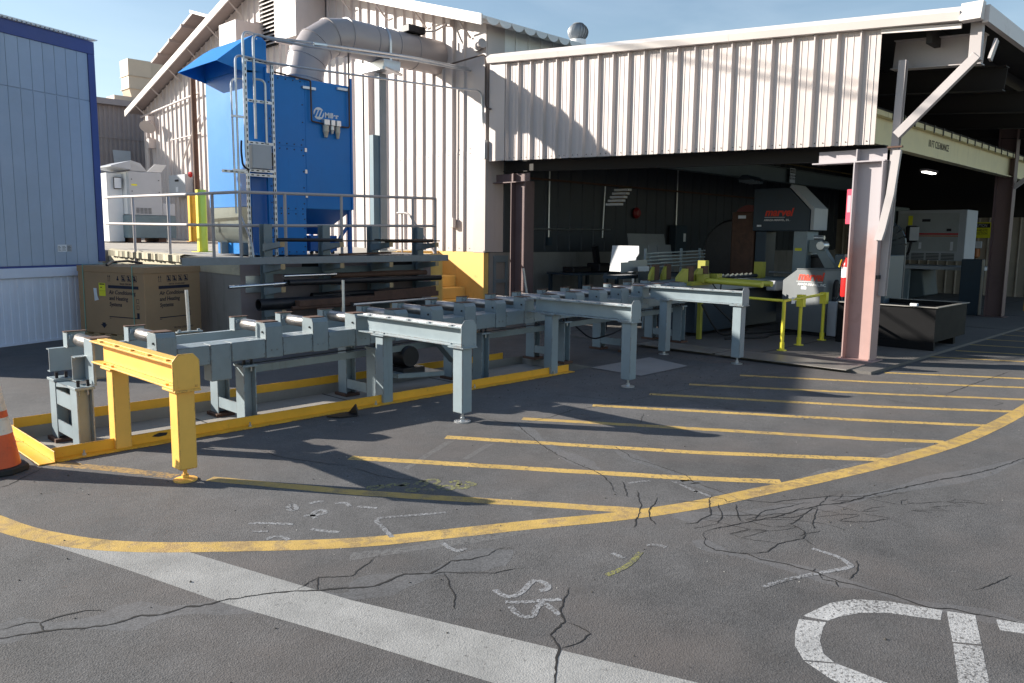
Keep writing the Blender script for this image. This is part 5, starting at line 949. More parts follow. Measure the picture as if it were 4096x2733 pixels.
# ---------------------------------------------------------------- things in the shed
# work table
wt = thing('work_table', 'dark steel work table with clutter against the inner shed wall', 'table', (12.6, 10.2, .036))
G().box(12.0, 13.3, 9.85, 10.75, .88, .92).out('table_top', STEEL_DKBL, wt, .004); G().box(12.05, 13.25, 9.9, 10.7, .30, .32).out('table_shelf', STEEL_DKBL, wt)
for x in (12.03, 13.21):
    for y in (9.88, 10.66): G().box(x, x + .06, y, y + .06, .036, .879).out('leg', STEEL_DKBL, wt)
o = G().box(12.2, 12.75, 10.2, 10.5, .921, 1.03).out('tool_case', BLACKST, None, .01); tag(o, 'flat black case on the left of the work table', 'case')
vb = thing('bench_vice', 'dark bench grinder on the right of the work table', 'machine', (13.0, 10.25, .92)); G().box(12.9, 13.25, 10.1, 10.45, .921, 1.1).out('machine_base', BLACKST, vb, .02); g = G(); g.bar((13.0, 10.25, 1.1), (12.92, 10.25, 1.45), .10, .10, (0, 1, 0)); g.out('machine_head', BLACKST, vb)
o = tag(G().prism([(13.25, 9.72, .62), (13.75, 9.72, .60), (13.80, 9.72, .85), (13.75, 9.72, .90), (13.22, 9.72, .88)], (0, .03, 0)).out('tilted_tray', SHEETG), 'pale sheet-metal tray hanging right of the work table', 'tray')
# upright sheets
def leaning(name, label, x0, x1, y, z0, z1, m, cat='sheet', cut=None, lean=.12):
    g = G(); p = [(x0, y, z0), (x1, y, z0), (x1, y + lean, z1), (x0, y + lean, z1)] if not cut else cut
    g.prism(p, (0, .012, .0)); o = g.out(name, m); return tag(o, label, cat, 'sheets leaning inside the shed')
o = tag(G().prism([(11.60, 8.80, 1.48), (11.60, 8.22, 1.48), (11.58, 8.20, 1.34), (11.56, 8.24, 1.28), (11.50, 8.26, 1.02), (11.50, 8.78, 1.02)], (.012, 0, 0)).out('white_board', SHEETW), 'bright white board standing on edge behind the conveyor', 'sheet', 'sheets leaning inside the shed')
leaning('shadow_sheet', 'grey sheet cut to the outline of a notched shadow in front of the white board', 0, 0, 0, 0, 0, SHEETG, 'sheet', [(10.74, 7.95, 1.04), (11.48, 7.95, 1.08), (11.47, 7.95, 1.25), (10.94, 7.95, 1.24), (10.94, 7.95, 1.215), (10.73, 7.95, 1.21)])  # stands in for a notched cast shadow, built as a grey sheet
leaning('bare_steel_sheet', 'large bare steel sheet standing behind the white board', 13.1, 14.4, 9.45, 1.1, 1.71, SHEETG)
leaning('panel_sheet', 'grey panel standing left of a twin behind the tube bundle', 12.61, 12.88, 8.6, .9, 1.49, SHEETG)
leaning('panel_sheet', 'grey panel standing right of its twin behind the tube bundle', 12.90, 13.36, 8.6, .9, 1.50, SHEETG)
leaning('white_offcut', 'small white offcut in front of the notched shadow sheet', 11.09, 11.40, 7.85, 1.06, 1.14, SHEETW, lean=.01)
leaning('blue_crate_panel', 'dark blue panel low in front of the leaning sheets', 11.1, 11.5, 7.84, .60, 1.05, STEEL_DKBL, lean=.01)
lr = thing('sheet_rack', 'dark steel stand holding the leaning sheets', 'rack', (13.4, 9.1, .036))
for x in (10.8, 11.6, 13.3): G().box(x, x + .05, 8.3, 8.35, .037, 1.02).out('stand_post', STEEL_DKBL, lr)
G().box(10.7, 13.4, 8.0, 8.299, .93, .99).out('stand_rail', STEEL_DKBL, lr)
# bundle of square tubes on stands
for k in range(5):
    z = 1.11 + k * .06; g = G(); g.bar((11.52, 8.02, z), (13.4, 7.98, z + .05), .03, .022); tag(g.out('square_tube', STEEL_GREY), ('lowest', 'second lowest', 'middle', 'second highest', 'topmost')[k] + ' grey square tube in the rack behind the yellow clamps', 'tube', 'square tubes behind the clamps')
tr = thing('tube_rack', 'grey uprights holding the square tubes behind the clamps', 'rack', (14.8, 8.3, .036))
for x in (11.56, 12.7, 13.34): G().box(x, x + .03, 8.04, 8.08, .037, 1.44).out('rack_upright', STEEL_GREY, tr)
# saw bed with yellow clamps
sb = thing('saw_bed', 'saw infeed bed with yellow clamping jaws and hydraulic cylinders', 'machine bed', (12.4, 6.9, .036))
G().box(10.78, 14.1, 6.62, 7.6, .78, .93).out('bed_table', STEEL_GREY, sb, .01); G().box(11.2, 14.05, 6.8, 7.5, .10, .779).out('bed_base', STEEL_DKBL, sb)
def jaw2(x, y, s, h=.22, w_=.05):
    g = G(); g.prism([(x, y, .935), (x - .0, y - s * .0, .935 + h), (x - .06, y - s * .03, .935 + h), (x - .20, y - s * .06, 1.02), (x - .20, y - s * .06, .935)], (0, s * .05, 0)); g.out('clamp_jaw', LIMED, sb, .004); G().box(x + .005, x + .14, min(y, y + s * .06), max(y, y + s * .06), .935, .97 + h).out('jaw_plate', BROWNRUST, sb)
def jaw(x, y, h, s=1, w_=.10):
    g = G(); g.prism([(x, y, .84), (x, y - s * .30, .84), (x, y - s * .30, .92), (x, y - s * .06, .84 + h), (x, y, .84 + h)], (w_, 0, 0)); g.out('clamp_jaw', LIMED, sb, .004); G().box(x - .02, x + w_ + .06, y + .002 if s > 0 else y - .02, y + .02 if s > 0 else y - .002, .82, .86 + h).out('jaw_plate', BLACKST, sb)
jaw2(10.90, 7.40, 1); jaw2(11.28, 7.42, 1); jaw2(10.72, 6.70, -1); jaw2(11.08, 6.66, -1)
for (x, y, l) in ((10.98, 6.50, 1.0), (11.30, 6.46, .95)):
    g = G(); g.tube([(x, y, .97), (x - .10, y - l, .955)], .042, 14); g.out('hydraulic_cylinder', mat('cylinder_yellow', (.46, .45, .06), .4) if x < 11.1 else D.materials['cylinder_yellow'], sb); G().box(x - .08, x + .08, y - .02, y + .12, .935, 1.07).out('cylinder_mount', LIMED, sb, .004)
G().box(10.6, 11.4, 6.52, 6.60, .90, .96).out('clamp_rail', LIMED, sb); G().box(12.3, 12.42, 7.3, 7.45, .935, 1.24).out('clamp_post', LIMED, sb); G().box(13.3, 13.45, 6.75, 6.9, .935, 1.22).out('clamp_post', LIMED, sb)
g = G(); g.tube(rounded([(11.0, 6.4, .94), (11.1, 6.3, .75), (11.25, 6.38, .92)], .1), .010, 6); g.out('hydraulic_hose', BLACKST, sb)
G().box(13.2, 14.4, 6.42, 6.61, .72, .90).out('chip_tray', MGREY, sb, .02)
# auger (spiral chip conveyor)
au = thing('chip_auger', 'spiral chip auger glinting in the sun beside the clamps', 'auger', (13.6, 6.7, .9)); g = G(); g.tube([(11.8, 6.85, .98), (13.2, 6.8, .98)], .035, 10); g.out('auger_shaft', BLACKST, au)
for k in range(7): x = 11.95 + k * .16; g = G(); g.bar((x - .03, 6.92, .94), (x + .05, 6.76, 1.03), .03, .03); g.out('auger_flight', CHROME, au)
# vertical band saw
sw = thing('band_saw', 'large dark blue vertical band saw with red maker lettering on its head', 'band saw', (14.3, 6.9, .036)); BX = 14.2
hp_ = [(7.44, 1.78), (7.44, 2.575), (6.74, 2.575), (6.32, 2.16), (6.32, 1.78)]
g = G(); g.prism([(BX, y, z) for y, z in hp_], (.55, 0, 0)); g.out('saw_head', STEEL_DKBL, sw, .01)
hp2 = [(6.735, 2.577), (6.70, 2.56), (6.30, 2.16), (6.30, 1.80), (6.24, 1.80), (6.24, 2.19), (6.70, 2.63)]
g = G(); g.prism([(BX - .01, y, z) for y, z in hp2], (.58, 0, 0)); g.out('wheel_guard', MGREY, sw)
text('marvel', (BX - .001, 7.20, 2.06), (0, -1, 0), (0, 0, 1), .20, 'maker_lettering', REDTXT, sw, .004, .25, .006, 1.0)
G().box(BX - .004, BX - .001, 6.80, 7.20, 2.03, 2.037).out('lettering_rule', WHITEP, sw)
text('AMADA MARVEL, IN .', (BX - .001, 7.21, 1.965), (0, -1, 0), (0, 0, 1), .052, 'maker_lettering', WHITEP, sw, .003, 0, .001, 1.05)
G().box(BX - .004, BX - .001, 7.26, 7.35, 1.86, 1.895).out('maker_plate', PAPER, sw)
G().box(BX + .1, BX + .5, 7.2, 7.42, .3, 1.78).out('saw_column', STEEL_DKBL, sw, .01); G().box(BX + .02, BX + .5, 6.36, 6.62, .3, 1.78).out('saw_column', STEEL_GREY, sw, .01)
G().box(BX + .015, BX + .019, 6.45, 6.58, 1.42, 1.47).out('warning_label', YPAPER, sw)
g = G(); g.bar((BX + .05, 7.16, .9), (BX + .05, 7.16, 1.78), .02, .03); g.out('blade_guide', GALV, sw)
G().box(BX - .1, BX + .7, 6.35, 7.5, .55, .9).out('saw_base', STEEL_DKBL, sw, .01); G().box(BX - .12, BX + .1, 6.75, 7.3, .76, .90).out('saw_table', MGREY, sw, .02)
g = G(); g.tube([(BX + .2, 7.15, 1.0), (BX + .2, 6.5, 1.0)], .02, 8); g.out('guide_bar', GALV, sw)
# belt guard arm with motor and wheel
g = G(); g.prism([(BX + .1, 6.36, 1.62), (BX + .1, 6.18, 1.62), (BX + .1, 5.92, 1.25), (BX + .1, 5.72, .98), (BX + .1, 5.95, .98), (BX + .1, 6.20, 1.38), (BX + .1, 6.36, 1.40)], (.16, 0, 0)); g.out('belt_guard', STEEL_GREY, sw, .004)
g = G(); g.lathe((BX + .0, 6.10, 1.52), [(.075, 0), (.085, .02), (.085, .2), (.07, .22)], 16, (1, 0, 0)); g.out('motor', GALV, sw); g = G(); g.lathe((BX + .02, 6.22, 1.66), [(.04, 0), (.04, .18)], 12, (0, -1, 0)); g.out('motor', GALV, sw)
g = G(); g.lathe((BX + .27, 6.25, 1.02), [(.34, 0), (.34, .05), (.30, .055), (.28, .03), (.06, .03), (.06, .08)], 32, (-1, 0, 0)); g.out('band_wheel', BLACKST, sw)
# saw cabinet behind, dark round housing
dh = thing('round_housing', 'dark round machine housing standing left of the band saw', 'machine', (15.8, 8.1, .036)); g = G(); g.lathe((15.8, 8.6, 1.35), [(.05, -.3), (.66, -.28), (.70, -.2), (.70, .2), (.66, .28), (.05, .3)], 36, (1, .2, 0)); g.out('housing_drum', BLACKST, dh); G().box(15.5, 16.2, 8.1, 9.1, .04, .8).out('housing_base', BLACKST, dh); G().box(15.44, 15.46, 8.28, 8.40, 1.72, 1.86).out('housing_label', PAPER, dh)
bx_ = thing('brown_cabinet', 'dark brown upright cabinet left of the saw head', 'cabinet', (14.4, 7.7, .036)); G().box(14.3, 14.8, 7.46, 7.95, .5, 2.15).out('cabinet_body', BROWNRUST, bx_, .03); G().box(14.29, 14.299, 7.64, 7.80, 2.02, 2.08).out('cabinet_label', PAPER, bx_)
rd = thing('red_disc_guard', 'dull red rounded guard showing above the brown cabinet', 'guard', (15.2, 8.0, 1.8)); g = G(); g.lathe((15.2, 8.05, 2.02), [(.30, 0), (.30, .06)], 24, (-1, -.3, 0)); g.out('guard_disc', mat('dull_red', (.16, .015, .02), .5), rd)
# control console with lettering, turned a little
CA = R(11); cu_ = V((math.sin(CA), math.cos(CA), 0)); cn = V((-cu_.y, cu_.x, 0)); co = V((12.82, 5.40, 0))      # right-bottom corner, u runs to the left (away)
cs = thing('saw_console', 'grey hydraulic console with slanted corner and red maker lettering', 'console', co)
CP = lambda u, z, d=0: co + cu_ * u - cn * d + V((0, 0, z))
prof = [(0, .10), (0, 1.13), (.52, 1.13), (.80, .93), (.80, .10)]
CONS = mat('console_grey', (.16, .175, .185), .45, var=.05)
g = G(); g.prism([CP(u, z) for u, z in prof], -cn * .55); g.out('console_body', CONS, cs, .008); g = G(); g.prism([CP(u, z, .04) for u, z in ((0.02, .037), (.02, .099), (.78, .099), (.78, .037))], -cn * .47); g.out('console_plinth', BLACKST, cs)
g = G(); g.prism([CP(u, z, -.01) for u, z in ((-.02, 1.131), (.53, 1.131), (.53, 1.142), (-.02, 1.142))], -cn * .75); g.out('console_lid', CONS, cs)
text('marvel', CP(.50, .955, 0), -cu_, (0, 0, 1), .19, 'maker_lettering', REDTXT, cs, .004, .25, .006, .92)
g = G(); g.prism([CP(u, z, -.002) for u, z in ((.035, .925), (.53, .925), (.53, .931), (.035, .931))], cn * .002); g.out('lettering_rule', WHITEP, cs)
text('AMADA MARVEL, INC.', CP(.50, .865, 0), -cu_, (0, 0, 1), .058, 'maker_lettering', WHITEP, cs, .003, 0, .0015, .93)
g = G(); g.prism([CP(u, z, -.002) for u, z in ((.33, .80), (.43, .80), (.43, .845), (.33, .845))], cn * .002); g.out('maker_plate', PAPER, cs)
g = G(); g.hexa([CP(-.18, .05, .12), CP(-.001, .05, .12), CP(-.001, .05, .5), CP(-.18, .05, .5), CP(-.18, .62, .12), CP(-.001, .62, .12), CP(-.001, .62, .5), CP(-.18, .62, .5)]); g.out('oil_tank', MGREY, cs, .01)
for k in range(4): g = G(); g.tube(rounded([CP(-.03 - k * .02, .62, .2), CP(-.05 - k * .03, .95 - k * .06, .18 + k * .05), CP(-.10, .9 - k * .07, .3), CP(-.12, .62, .3)], .06), .012, 6); g.out('hydraulic_hose', BLACKST, cs)
g = G(); g.lathe(CP(-.09, .70, .2), [(.04, 0), (.04, .25), (.02, .28)], 12); g.out('filter', BLACKST, cs)
# blue-grey cabinet behind the console
kc = thing('machine_cabinet', 'blue-grey machine cabinet with a vent grille behind the console', 'cabinet', (13.9, 5.0, .036)); G().box(13.7, 14.5, 4.75, 5.62, .05, 1.38).out('cabinet_body', mat('cabinet_blue_grey', (.07, .10, .125), .45), kc, .01); G().box(13.69, 13.699, 5.20, 5.48, 1.06, 1.30).out('vent_grille', mat('grille_tan', (.25, .23, .18), .6), kc)
ar = thing('arch_frame', 'dark blue steel arch standing behind the machine cabinet', 'frame', (16, 5.6, .036)); pa = [V((16, 6.05, .3)), V((16, 6.05, 1.5))] + arc((16, 5.7, 1.55), .35, 0, math.pi, 10, (0, 1, 0), (0, 0, 1)) + [V((16, 5.35, 1.5)), V((16, 5.35, .3))]
g = G()
for a, c in zip(pa, pa[1:]): g.bar(a, c, .25, .07, (1, 0, 0)) if (c - a).length > .01 else None
g.out('arch', STEEL_DKBL, ar)
# small pedestal screen behind the column
# hoses and cables on the floor between bed and console
for k, (pts, lab) in enumerate((([(11.3, 6.3, .05), (11.9, 5.9, .05), (12.4, 6.1, .05), (12.9, 5.8, .05)], 'black hose snaking on the shed floor below the saw bed'), ([(11.2, 6.6, .7), (11.5, 6.3, .3), (12.1, 6.4, .05), (12.8, 6.2, .05), (13.2, 6.0, .1)], 'black hose looping down from the saw bed to the floor'), ([(10.9, 6.5, .6), (11.15, 6.4, .2), (11.6, 6.5, .05), (12.6, 6.6, .06)], 'thin black cable hanging from the near end of the saw bed'))):
    tag(G().tube(rounded(pts, .25, 6), .016 if k else .02, 8).out('floor_hose', RUBBER), lab, 'hose', 'hoses below the saw')
# yellow pipe gate
yg = thing('yellow_pipe_gate', 'yellow pipe barrier with three posts in front of the console', 'barrier', (11.5, 5.2, .036)); gp = [(10.78, 5.10), (11.55, 5.20), (12.42, 5.22)]
for x, y in gp: g = G(); g.tube([(x, y, .05), (x, y, .76)], .026, 12); p = g.out('gate_post', LIME, yg); g = G(); g.lathe((x, y, .036), [(.07, 0), (.07, .012), (.035, .014), (.035, .12)], 14); g.out('post_socket', LIME, p)
G().tube([(gp[0][0], gp[0][1], .75), (gp[2][0], gp[2][1], .77)], .02, 10).out('gate_rail', LIME, yg); G().tube([(gp[0][0], gp[0][1], .75), (10.95, 7.4, .78)], .02, 10).out('gate_rail', LIME, yg)
for (x, y) in gp[1:]: G().box(x - .05, x + .05, y - .05, y + .05, .62, .80).out('gate_bracket', LIME, yg)
g = G(); g.prism([(11.0, 5.10, .70), (11.16, 5.12, .69), (11.17, 5.12, .78), (11.01, 5.10, .79)], (0, -.004, 0)); g.out('gate_tag', PAPER, yg)
G().box(10.95, 11.02, 6.55, 6.61, .04, .779).out('bed_post', LIMED, sb)
# scrap bin
bn = thing('scrap_bin', 'black steel scrap bin with pale rim standing on the shed floor edge', 'bin', (13.5, 4.3, .036)); x0, x1, y0, y1 = 12.42, 13.95, 3.58, 5.0
for (a, b_, c, d) in ((x0, x0 + .01, y0, y1), (x1 - .01, x1, y0, y1), (x0 + .0105, x1 - .0105, y0, y0 + .01), (x0 + .0105, x1 - .0105, y1 - .01, y1)): G().box(a, b_, c, d, .16, .66).out('bin_wall', BLACKBIN, bn)
G().box(x0 + .011, x1 - .011, y0 + .011, y1 - .011, .17, .19).out('bin_floor', BLACKBIN, bn)
RIMM = mat('worn_rim', (.30, .29, .27), .5, .3, var=.2)
for (a, b_, c, d) in ((x0 - .03, x0 + .03, y0 - .03, y1 + .03), (x1 - .03, x1 + .03, y0 - .03, y1 + .03), (x0 + .031, x1 - .031, y0 - .03, y0 + .03), (x0 + .031, x1 - .031, y1 - .03, y1 + .03)): G().box(a, b_, c, d, .661, .672).out('bin_rim', RIMM, bn)
G().box(x0 - .005, x0 + .05, y0, y1, .037, .159).out('bin_skid', BLACKBIN, bn); G().box(x1 - .4, x1 - .3, y0 + .05, y1, .037, .159).out('bin_skid', BLACKBIN, bn)
o = tag(G().prism([(12.9, 4.0, .60), (13.05, 4.02, .60), (13.02, 4.12, .60), (12.92, 4.1, .60)], (0, 0, .07)).out('crumpled_paper', PAPER), 'scrap of white paper on top of the bin contents', 'paper')
o = tag(G().box(12.5, 13.88, 3.68, 4.9, .191, .598).out('scrap_heap', BLACKST), 'dark scrap filling the black bin', 'scrap')
# press with white guard panel
PXW = 20.2
pr_ = thing('press_brake', 'large grey press with pale front panel and red stripe deep in the shed', 'press', (20.5, 6.3, .036))
g = G(); g.prism([(PXW, y, z) for y, z in ((8.0, .3), (8.0, 2.45), (6.9, 2.45), (6.9, 1.05), (6.85, .95), (6.2, .95), (6.1, .35), (6.9, .1))], (1.0, 0, 0)); g.out('press_frame', mat('press_grey', (.09, .115, .125), .45), pr_, .02)
G().box(PXW + .05, PXW + .9, 5.35, 6.85, 1.18, 2.35).out('press_ram', MGREY, pr_, .01); G().box(PXW + .04, PXW + .049, 5.5, 6.84, 1.40, 2.28).out('press_panel', mat('press_panel_paint', (.36, .38, .38), .5), pr_)
for z, m, h in ((1.78, RED, .035), (1.74, mat('orange_stripe', (.5, .16, .03), .5), .02)): G().box(PXW + .034, PXW + .0395, 5.5, 6.84, z, z + h).out('panel_stripe', m, pr_)
for k in range(4):
    for j in range(5): G().box(PXW + .036, PXW + .049, 5.55 + k * .325, 5.83 + k * .325, 1.20 + j * .033, 1.215 + j * .033).out('vent_slot', DARK, pr_)
G().box(PXW - .3, PXW + 1.0, 4.9, 6.85, .98, 1.06).out('press_table', MGREY, pr_, .006)
for y in (5.2, 6.4): G().box(PXW - .25, PXW - .15, y, y + .1, .037, .979).out('leg', STEEL_GREY, pr_)
pn = G().box(PXW - .35, PXW - .2, 6.28, 6.52, 1.60, 1.98).out('control_pendant', BLACKST, pr_, .02); G().box(PXW - .36, PXW - .351, 6.22, 6.42, 1.64, 1.95).out('pendant_face', PAPER, pn); g = G(); g.tube(rounded([(PXW - .28, 6.4, 1.6), (PXW - .28, 6.45, 1.3), (PXW - .2, 7.1, 1.28)], .12), .03, 8); g.out('pendant_arm', BLACKST, pn)
for (y, z, h, w_, m) in ((6.55, 2.0, .22, .1, YPAPER), (6.3, 1.45, .15, .06, PAPER), (5.62, 1.42, .2, .06, PAPER), (6.2, 2.08, .06, .18, INK), (5.7, 1.86, .06, .1, INK)): G().box(PXW + .030, PXW + .0335, y - w_ / 2, y + w_ / 2, z, z + h).out('panel_label', m, pr_)
pc = thing('press_controller', 'blue control cabinet with a screen beside the press', 'control cabinet', (19.4, 7.3, .036)); G().box(19.2, 19.55, 6.95, 7.6, 1.25, 1.95).out('cabinet_body', STEEL_DKBL, pc, .01); G().box(19.19, 19.199, 7.15, 7.45, 1.42, 1.70).out('screen', mat('dull_screen', (.12, .17, .17), .3), pc); G().box(19.25, 19.5, 7.1, 7.45, .037, 1.249).out('pedestal', STEEL_DKBL, pc); G().box(19.19, 19.24, 6.85, 6.94, .8, 1.2).out('side_handle', STEEL_GREY, pc)
notice((26.9, 6.75, 1.75), .62, .46, 'yellow caution notice on the rear wall of the shed', ['CAUTION', 'EAR AND EYE', 'PROTECTION'], None, INK, (0, -1, 0), YPAPER, INK, 'caution_notice')
o = tag(G().box(26.9, 26.93, 5.95, 6.3, 1.28, 1.68).out('paper_sheet', PAPER), 'white sheet of paper on the rear wall right of the caution notice', 'paper')
ew = thing('eyewash_lamp', 'small wall dispenser with orange bulb below the caution notice', 'dispenser', (26.9, 6.75, 1.1)); G().box(26.85, 26.93, 6.65, 6.9, 1.45, 1.65).out('dispenser_body', PAPER, ew); g = G(); g.lathe((26.88, 6.77, 1.15), [(.03, 0), (.10, .05), (.09, .28)], 12); g.out('bulb', mat('amber_bulb', (.45, .16, .05), .4), ew)
# yellow ended trestles at the right edge
for k, (x, y) in enumerate(((21.6, 3.6), (23.2, 3.7))):
    t = thing('yellow_trestle', ('nearer', 'farther')[k] + ' roller trestle with yellow frame at the right edge of the shed', 'trestle', (x, y, .036))
    for dy in (0, .7): G().box(x, x + .06, y + dy, y + dy + .06, .037, .95).out('leg', RAILY, t)
    for z in (.55, .95): G().box(x + .001, x + .059, y + .061, y + .699, z, z + .06).out('cross_bar', RAILY, t)
    G().box(x - .4, x + .5, y, y + .76, 1.015, 1.05).out('trestle_top', STEEL_GREY, t)
# ---------------------------------------------------------------- office trailer on the left
TH = R(22); td = V((math.cos(TH), math.sin(TH), 0)); tn = V((-td.y, td.x, 0)); tp = V((3.32, 12.95, 0))
T = lambda u, v, z: tp + td * u + tn * v + V((0, 0, z))
U0, U1 = -2.55, 1.28
tr = thing('office_trailer', 'tall blue-grey clad trailer with navy trim and white skirting on the left', 'trailer', T(-.6, 1.5, 0))
G().fbox(T, U0 + .01, U1 - .01, .03, 3.0, .1, 4.44).out('trailer_body', TRAILER, tr)
u = U1 - .11
while u > U0 + .05:
    u0 = max(U0, u - .186)
    for z0, z1 in ((1.12, 3.592), (3.604, 4.30)): G().fbox(T, u0 + .004, u - .001, .0, .029, z0, z1).out('siding_board', TRAILER, tr, .0025)
    u = u0
G().fbox(T, U0, U1 - .112, .012, .029, 3.586, 3.61).out('seam_flashing', TRAILER, tr)
G().fbox(T, U0 - .02, U1 + .01, -.018, .028, 4.301, 4.49).out('top_trim', NAVY, tr, .004); G().fbox(T, U1 - .108, U1 + .01, -.016, .028, 1.16, 4.30).out('corner_trim', NAVY, tr, .004); G().fbox(T, U0, U1 - .11, -.01, .027, 1.092, 1.118).out('bottom_trim', NAVY, tr)
G().fbox(T, U0 - .05, U1 + .05, -.05, 3.0, 4.515, 4.53).out('roof_sheet', WHITE_ROOF, tr)
n = int((U1 - U0) / .07)
for k in range(n): u = U0 + k * .07; G().fbox(T, u, u + .045, -.06, .02, 4.492, 4.514).out('roof_corrugation', SHEETW, tr)
G().fbox(T, U0, U1 - .2, -.035, .027, .95, 1.09).out('belt_rail', SKIRT, tr, .006)
u = U1 - .25; k = 0
while u > U0 + .02:
    u0 = max(U0, u - .115); g = G(); w_ = u - u0
    pf = [(0, 0), (w_ * .40, 0), (w_ * .46, .008), (w_ * .94, .008), (w_, 0)]
    lo = [g.b.verts.new(T(u0 + a, .01 - d, .02)) for a, d in pf]; hi = [g.b.verts.new(T(u0 + a, .01 - d, .949)) for a, d in pf]
    for i in range(4): g.b.faces.new((lo[i], lo[i + 1], hi[i + 1], hi[i]))
    g.out('skirt_panel', SKIRT, tr); u = u0
G().fbox(T, U0, U1 - .25, -.012, .02, 0, .03).out('skirt_track', SKIRT, tr)
for (a, c, m) in ((.475, .54, PAPER), (.542, .625, PAPER), (.628, .71, mat('grey_label', (.35, .37, .4), .5))):
    ob = G().fbox(T, a, c, -.004, -.0005, 1.315, 1.42).out('posted_notice', m, tr)
    for q in range(4): G().fbox(T, a + .008, c - .015 - .01 * (q % 2), -.0055, -.0042, 1.335 + q * .019, 1.341 + q * .019).out('notice_print', INK, ob)

# ---------------------------------------------------------------- big carton
CT = R(18.5); c_u = V((math.cos(CT), math.sin(CT), 0)); c_v = V((-c_u.y, c_u.x, 0)); c_p = V((4.42, 11.64, 0))
K = lambda u, v, z: c_p + c_u * u + c_v * v + V((0, 0, z))
BW, BD, Z0, Z1 = 1.01, 1.42, .12, 1.13
bx = thing('cardboard_carton', 'large brown air conditioner carton with green straps on a pallet by the trailer', 'carton', K(.5, .7, 0))
g = G(); g.fbox(K, 0, BW, 0, BD, Z0, Z1 - .02); g.out('carton_body', CARD, bx, .008)
g = G()     # sagging lid
nu, nv = 6, 8; vv = [[g.b.verts.new(K(-.008 + (BW + .016) * i / nu, -.008 + (BD + .016) * j / nv, Z1 - .012 - .03 * math.sin(math.pi * i / nu) * math.sin(math.pi * j / nv) + random.uniform(-.004, .004))) for j in range(nv + 1)] for i in range(nu + 1)]
for i in range(nu):
    for j in range(nv): g.b.faces.new((vv[i][j], vv[i + 1][j], vv[i + 1][j + 1], vv[i][j + 1]))
lid = g.out('carton_lid', CARD, bx); md = lid.modifiers.new('t', 'SOLIDIFY'); md.thickness = .008
for (a, b_, c, d) in ((-.009, BW + .009, -.010, -.001), (-.009, -.001, -.0005, BD + .005), (BW + .001, BW + .009, -.0005, BD + .005)): G().fbox(K, a, b_, c, d, Z1 - .10, Z1 - .012).out('lid_flap', CARD, bx, .002)
g = G(); g.tube([K(.1, .9, Z1 + .0), K(.35, 1.1, Z1 + .035), K(.7, 1.2, Z1 + .04), K(1.0, 1.25, Z1)], .02, 6); g.out('lifted_flap', BLACKST, bx)
# straps: across the lid and down the two long faces
for v in (.22, 1.28):
    w_ = .012
    g = G(); g.fbox(K, -.016, -.0105, v, v + w_, Z0, Z1 - .0); g.fbox(K, -.016, BW + .016, v, v + w_, Z1 + .0005, Z1 + .006); g.fbox(K, BW + .0105, BW + .016, v, v + w_, Z0, Z1); g.out('strap', STRAP, bx)
# pallet
for u in (0.02, .45, .88): G().fbox(K, u, u + .1, .02, BD - .02, .02, .095).out('pallet_bearer', WOOD, bx)
for k in range(6): G().fbox(K, .01, BW - .01, .02 + k * .25, .14 + k * .25, .0965, .119).out('pallet_board', WOOD, bx)
# printing. left face: u=0 (normal -u), runs along -v ; right face: v=0 (normal -v), runs along +u
def face_print(P, W_, title):
    # P(a,z,d): a along the face from its left edge
    def rect(a0, a1, z0, z1, m=INKB, nm='carton_print', d=.0): 
        g = G(); g.face([P(a0, z0, .0015 + d), P(a1, z0, .0015 + d), P(a1, z1, .0015 + d), P(a0, z1, .0015 + d)]); return g.out(nm, m, bx)
    x = P(1, 0, 0) - P(0, 0, 0)
    L_ = W_[0]; R_ = W_[1]; w = R_ - L_
    rect(L_, R_, .80, .845)
    for i, l in enumerate(('Air Conditioning', 'and Heating', 'Systems')): text(l, P(L_ + .012, .715 - i * .088, .0), x, (0, 0, 1), .082, 'carton_lettering', INKB, bx, .002, .12, .001, min(1.0, w / .62))
    text(title, P(L_ + w * .58, .858, 0), x, (0, 0, 1), .032, 'carton_lettering', INKB, bx, .002, .1, 0, 1, 'CENTER')
    rect(L_, R_, .375, .388); rect(L_, L_ + .035, .355, .362)
    # arrows
    for k in (.0, .035):
        rect(L_ + .006 + k, L_ + .012 + k, .915, .985); g = G(); g.face([P(L_ - .002 + k, .965, .0015), P(L_ + .020 + k, .965, .0015), P(L_ + .009 + k, .998, .0015)]); g.out('carton_print', INKB, bx)
    rect(L_ - .004, L_ + .055, .903, .908)
    # pictogram frames
    for k in range(4):
        a = L_ + w * (.27 + k * .185); s = w * .13; z = .905; h = .09
        if title.startswith('TRUCK T') and k == 0: pass
        else:
            for r_ in ((a, a + s, z, z + .006), (a, a + s, z + h - .006, z + h), (a, a + .006, z, z + h), (a + s - .006, a + s, z, z + h)): rect(*r_)
            g = G(); g.face([P(a, z + h - .008, .0025), P(a + .008, z + h, .0025), P(a + s, z + .008, .0025), P(a + s - .008, z, .0025)]); g.out('carton_print', INKB, bx)
        rect(a + s * .35, a + s * .6, z + .03, z + .075, INKB, 'carton_print', .0005); rect(a + s * .2, a + s * .75, z + .015, z + .04, INKB, 'carton_print', .0008); g = G(); g.lathe(P(a + s * .5, z + .022, .002), [(.011, 0), (.011, .0006)], 10, P(0, 0, 1) - P(0, 0, 0)); g.out('carton_print', INKB, bx)
    # corner pictograms at the right
    for z0, z1 in ((.60, .66), (.51, .57), (.385, .46)): rect(R_ - .055, R_ - .002, z0, z1) if z0 < .5 else [rect(*q) for q in ((R_ - .055, R_ - .002, z0, z0 + .006), (R_ - .055, R_ - .002, z1 - .006, z1), (R_ - .055, R_ - .049, z0, z1), (R_ - .008, R_ - .002, z0, z1))]
    return rect
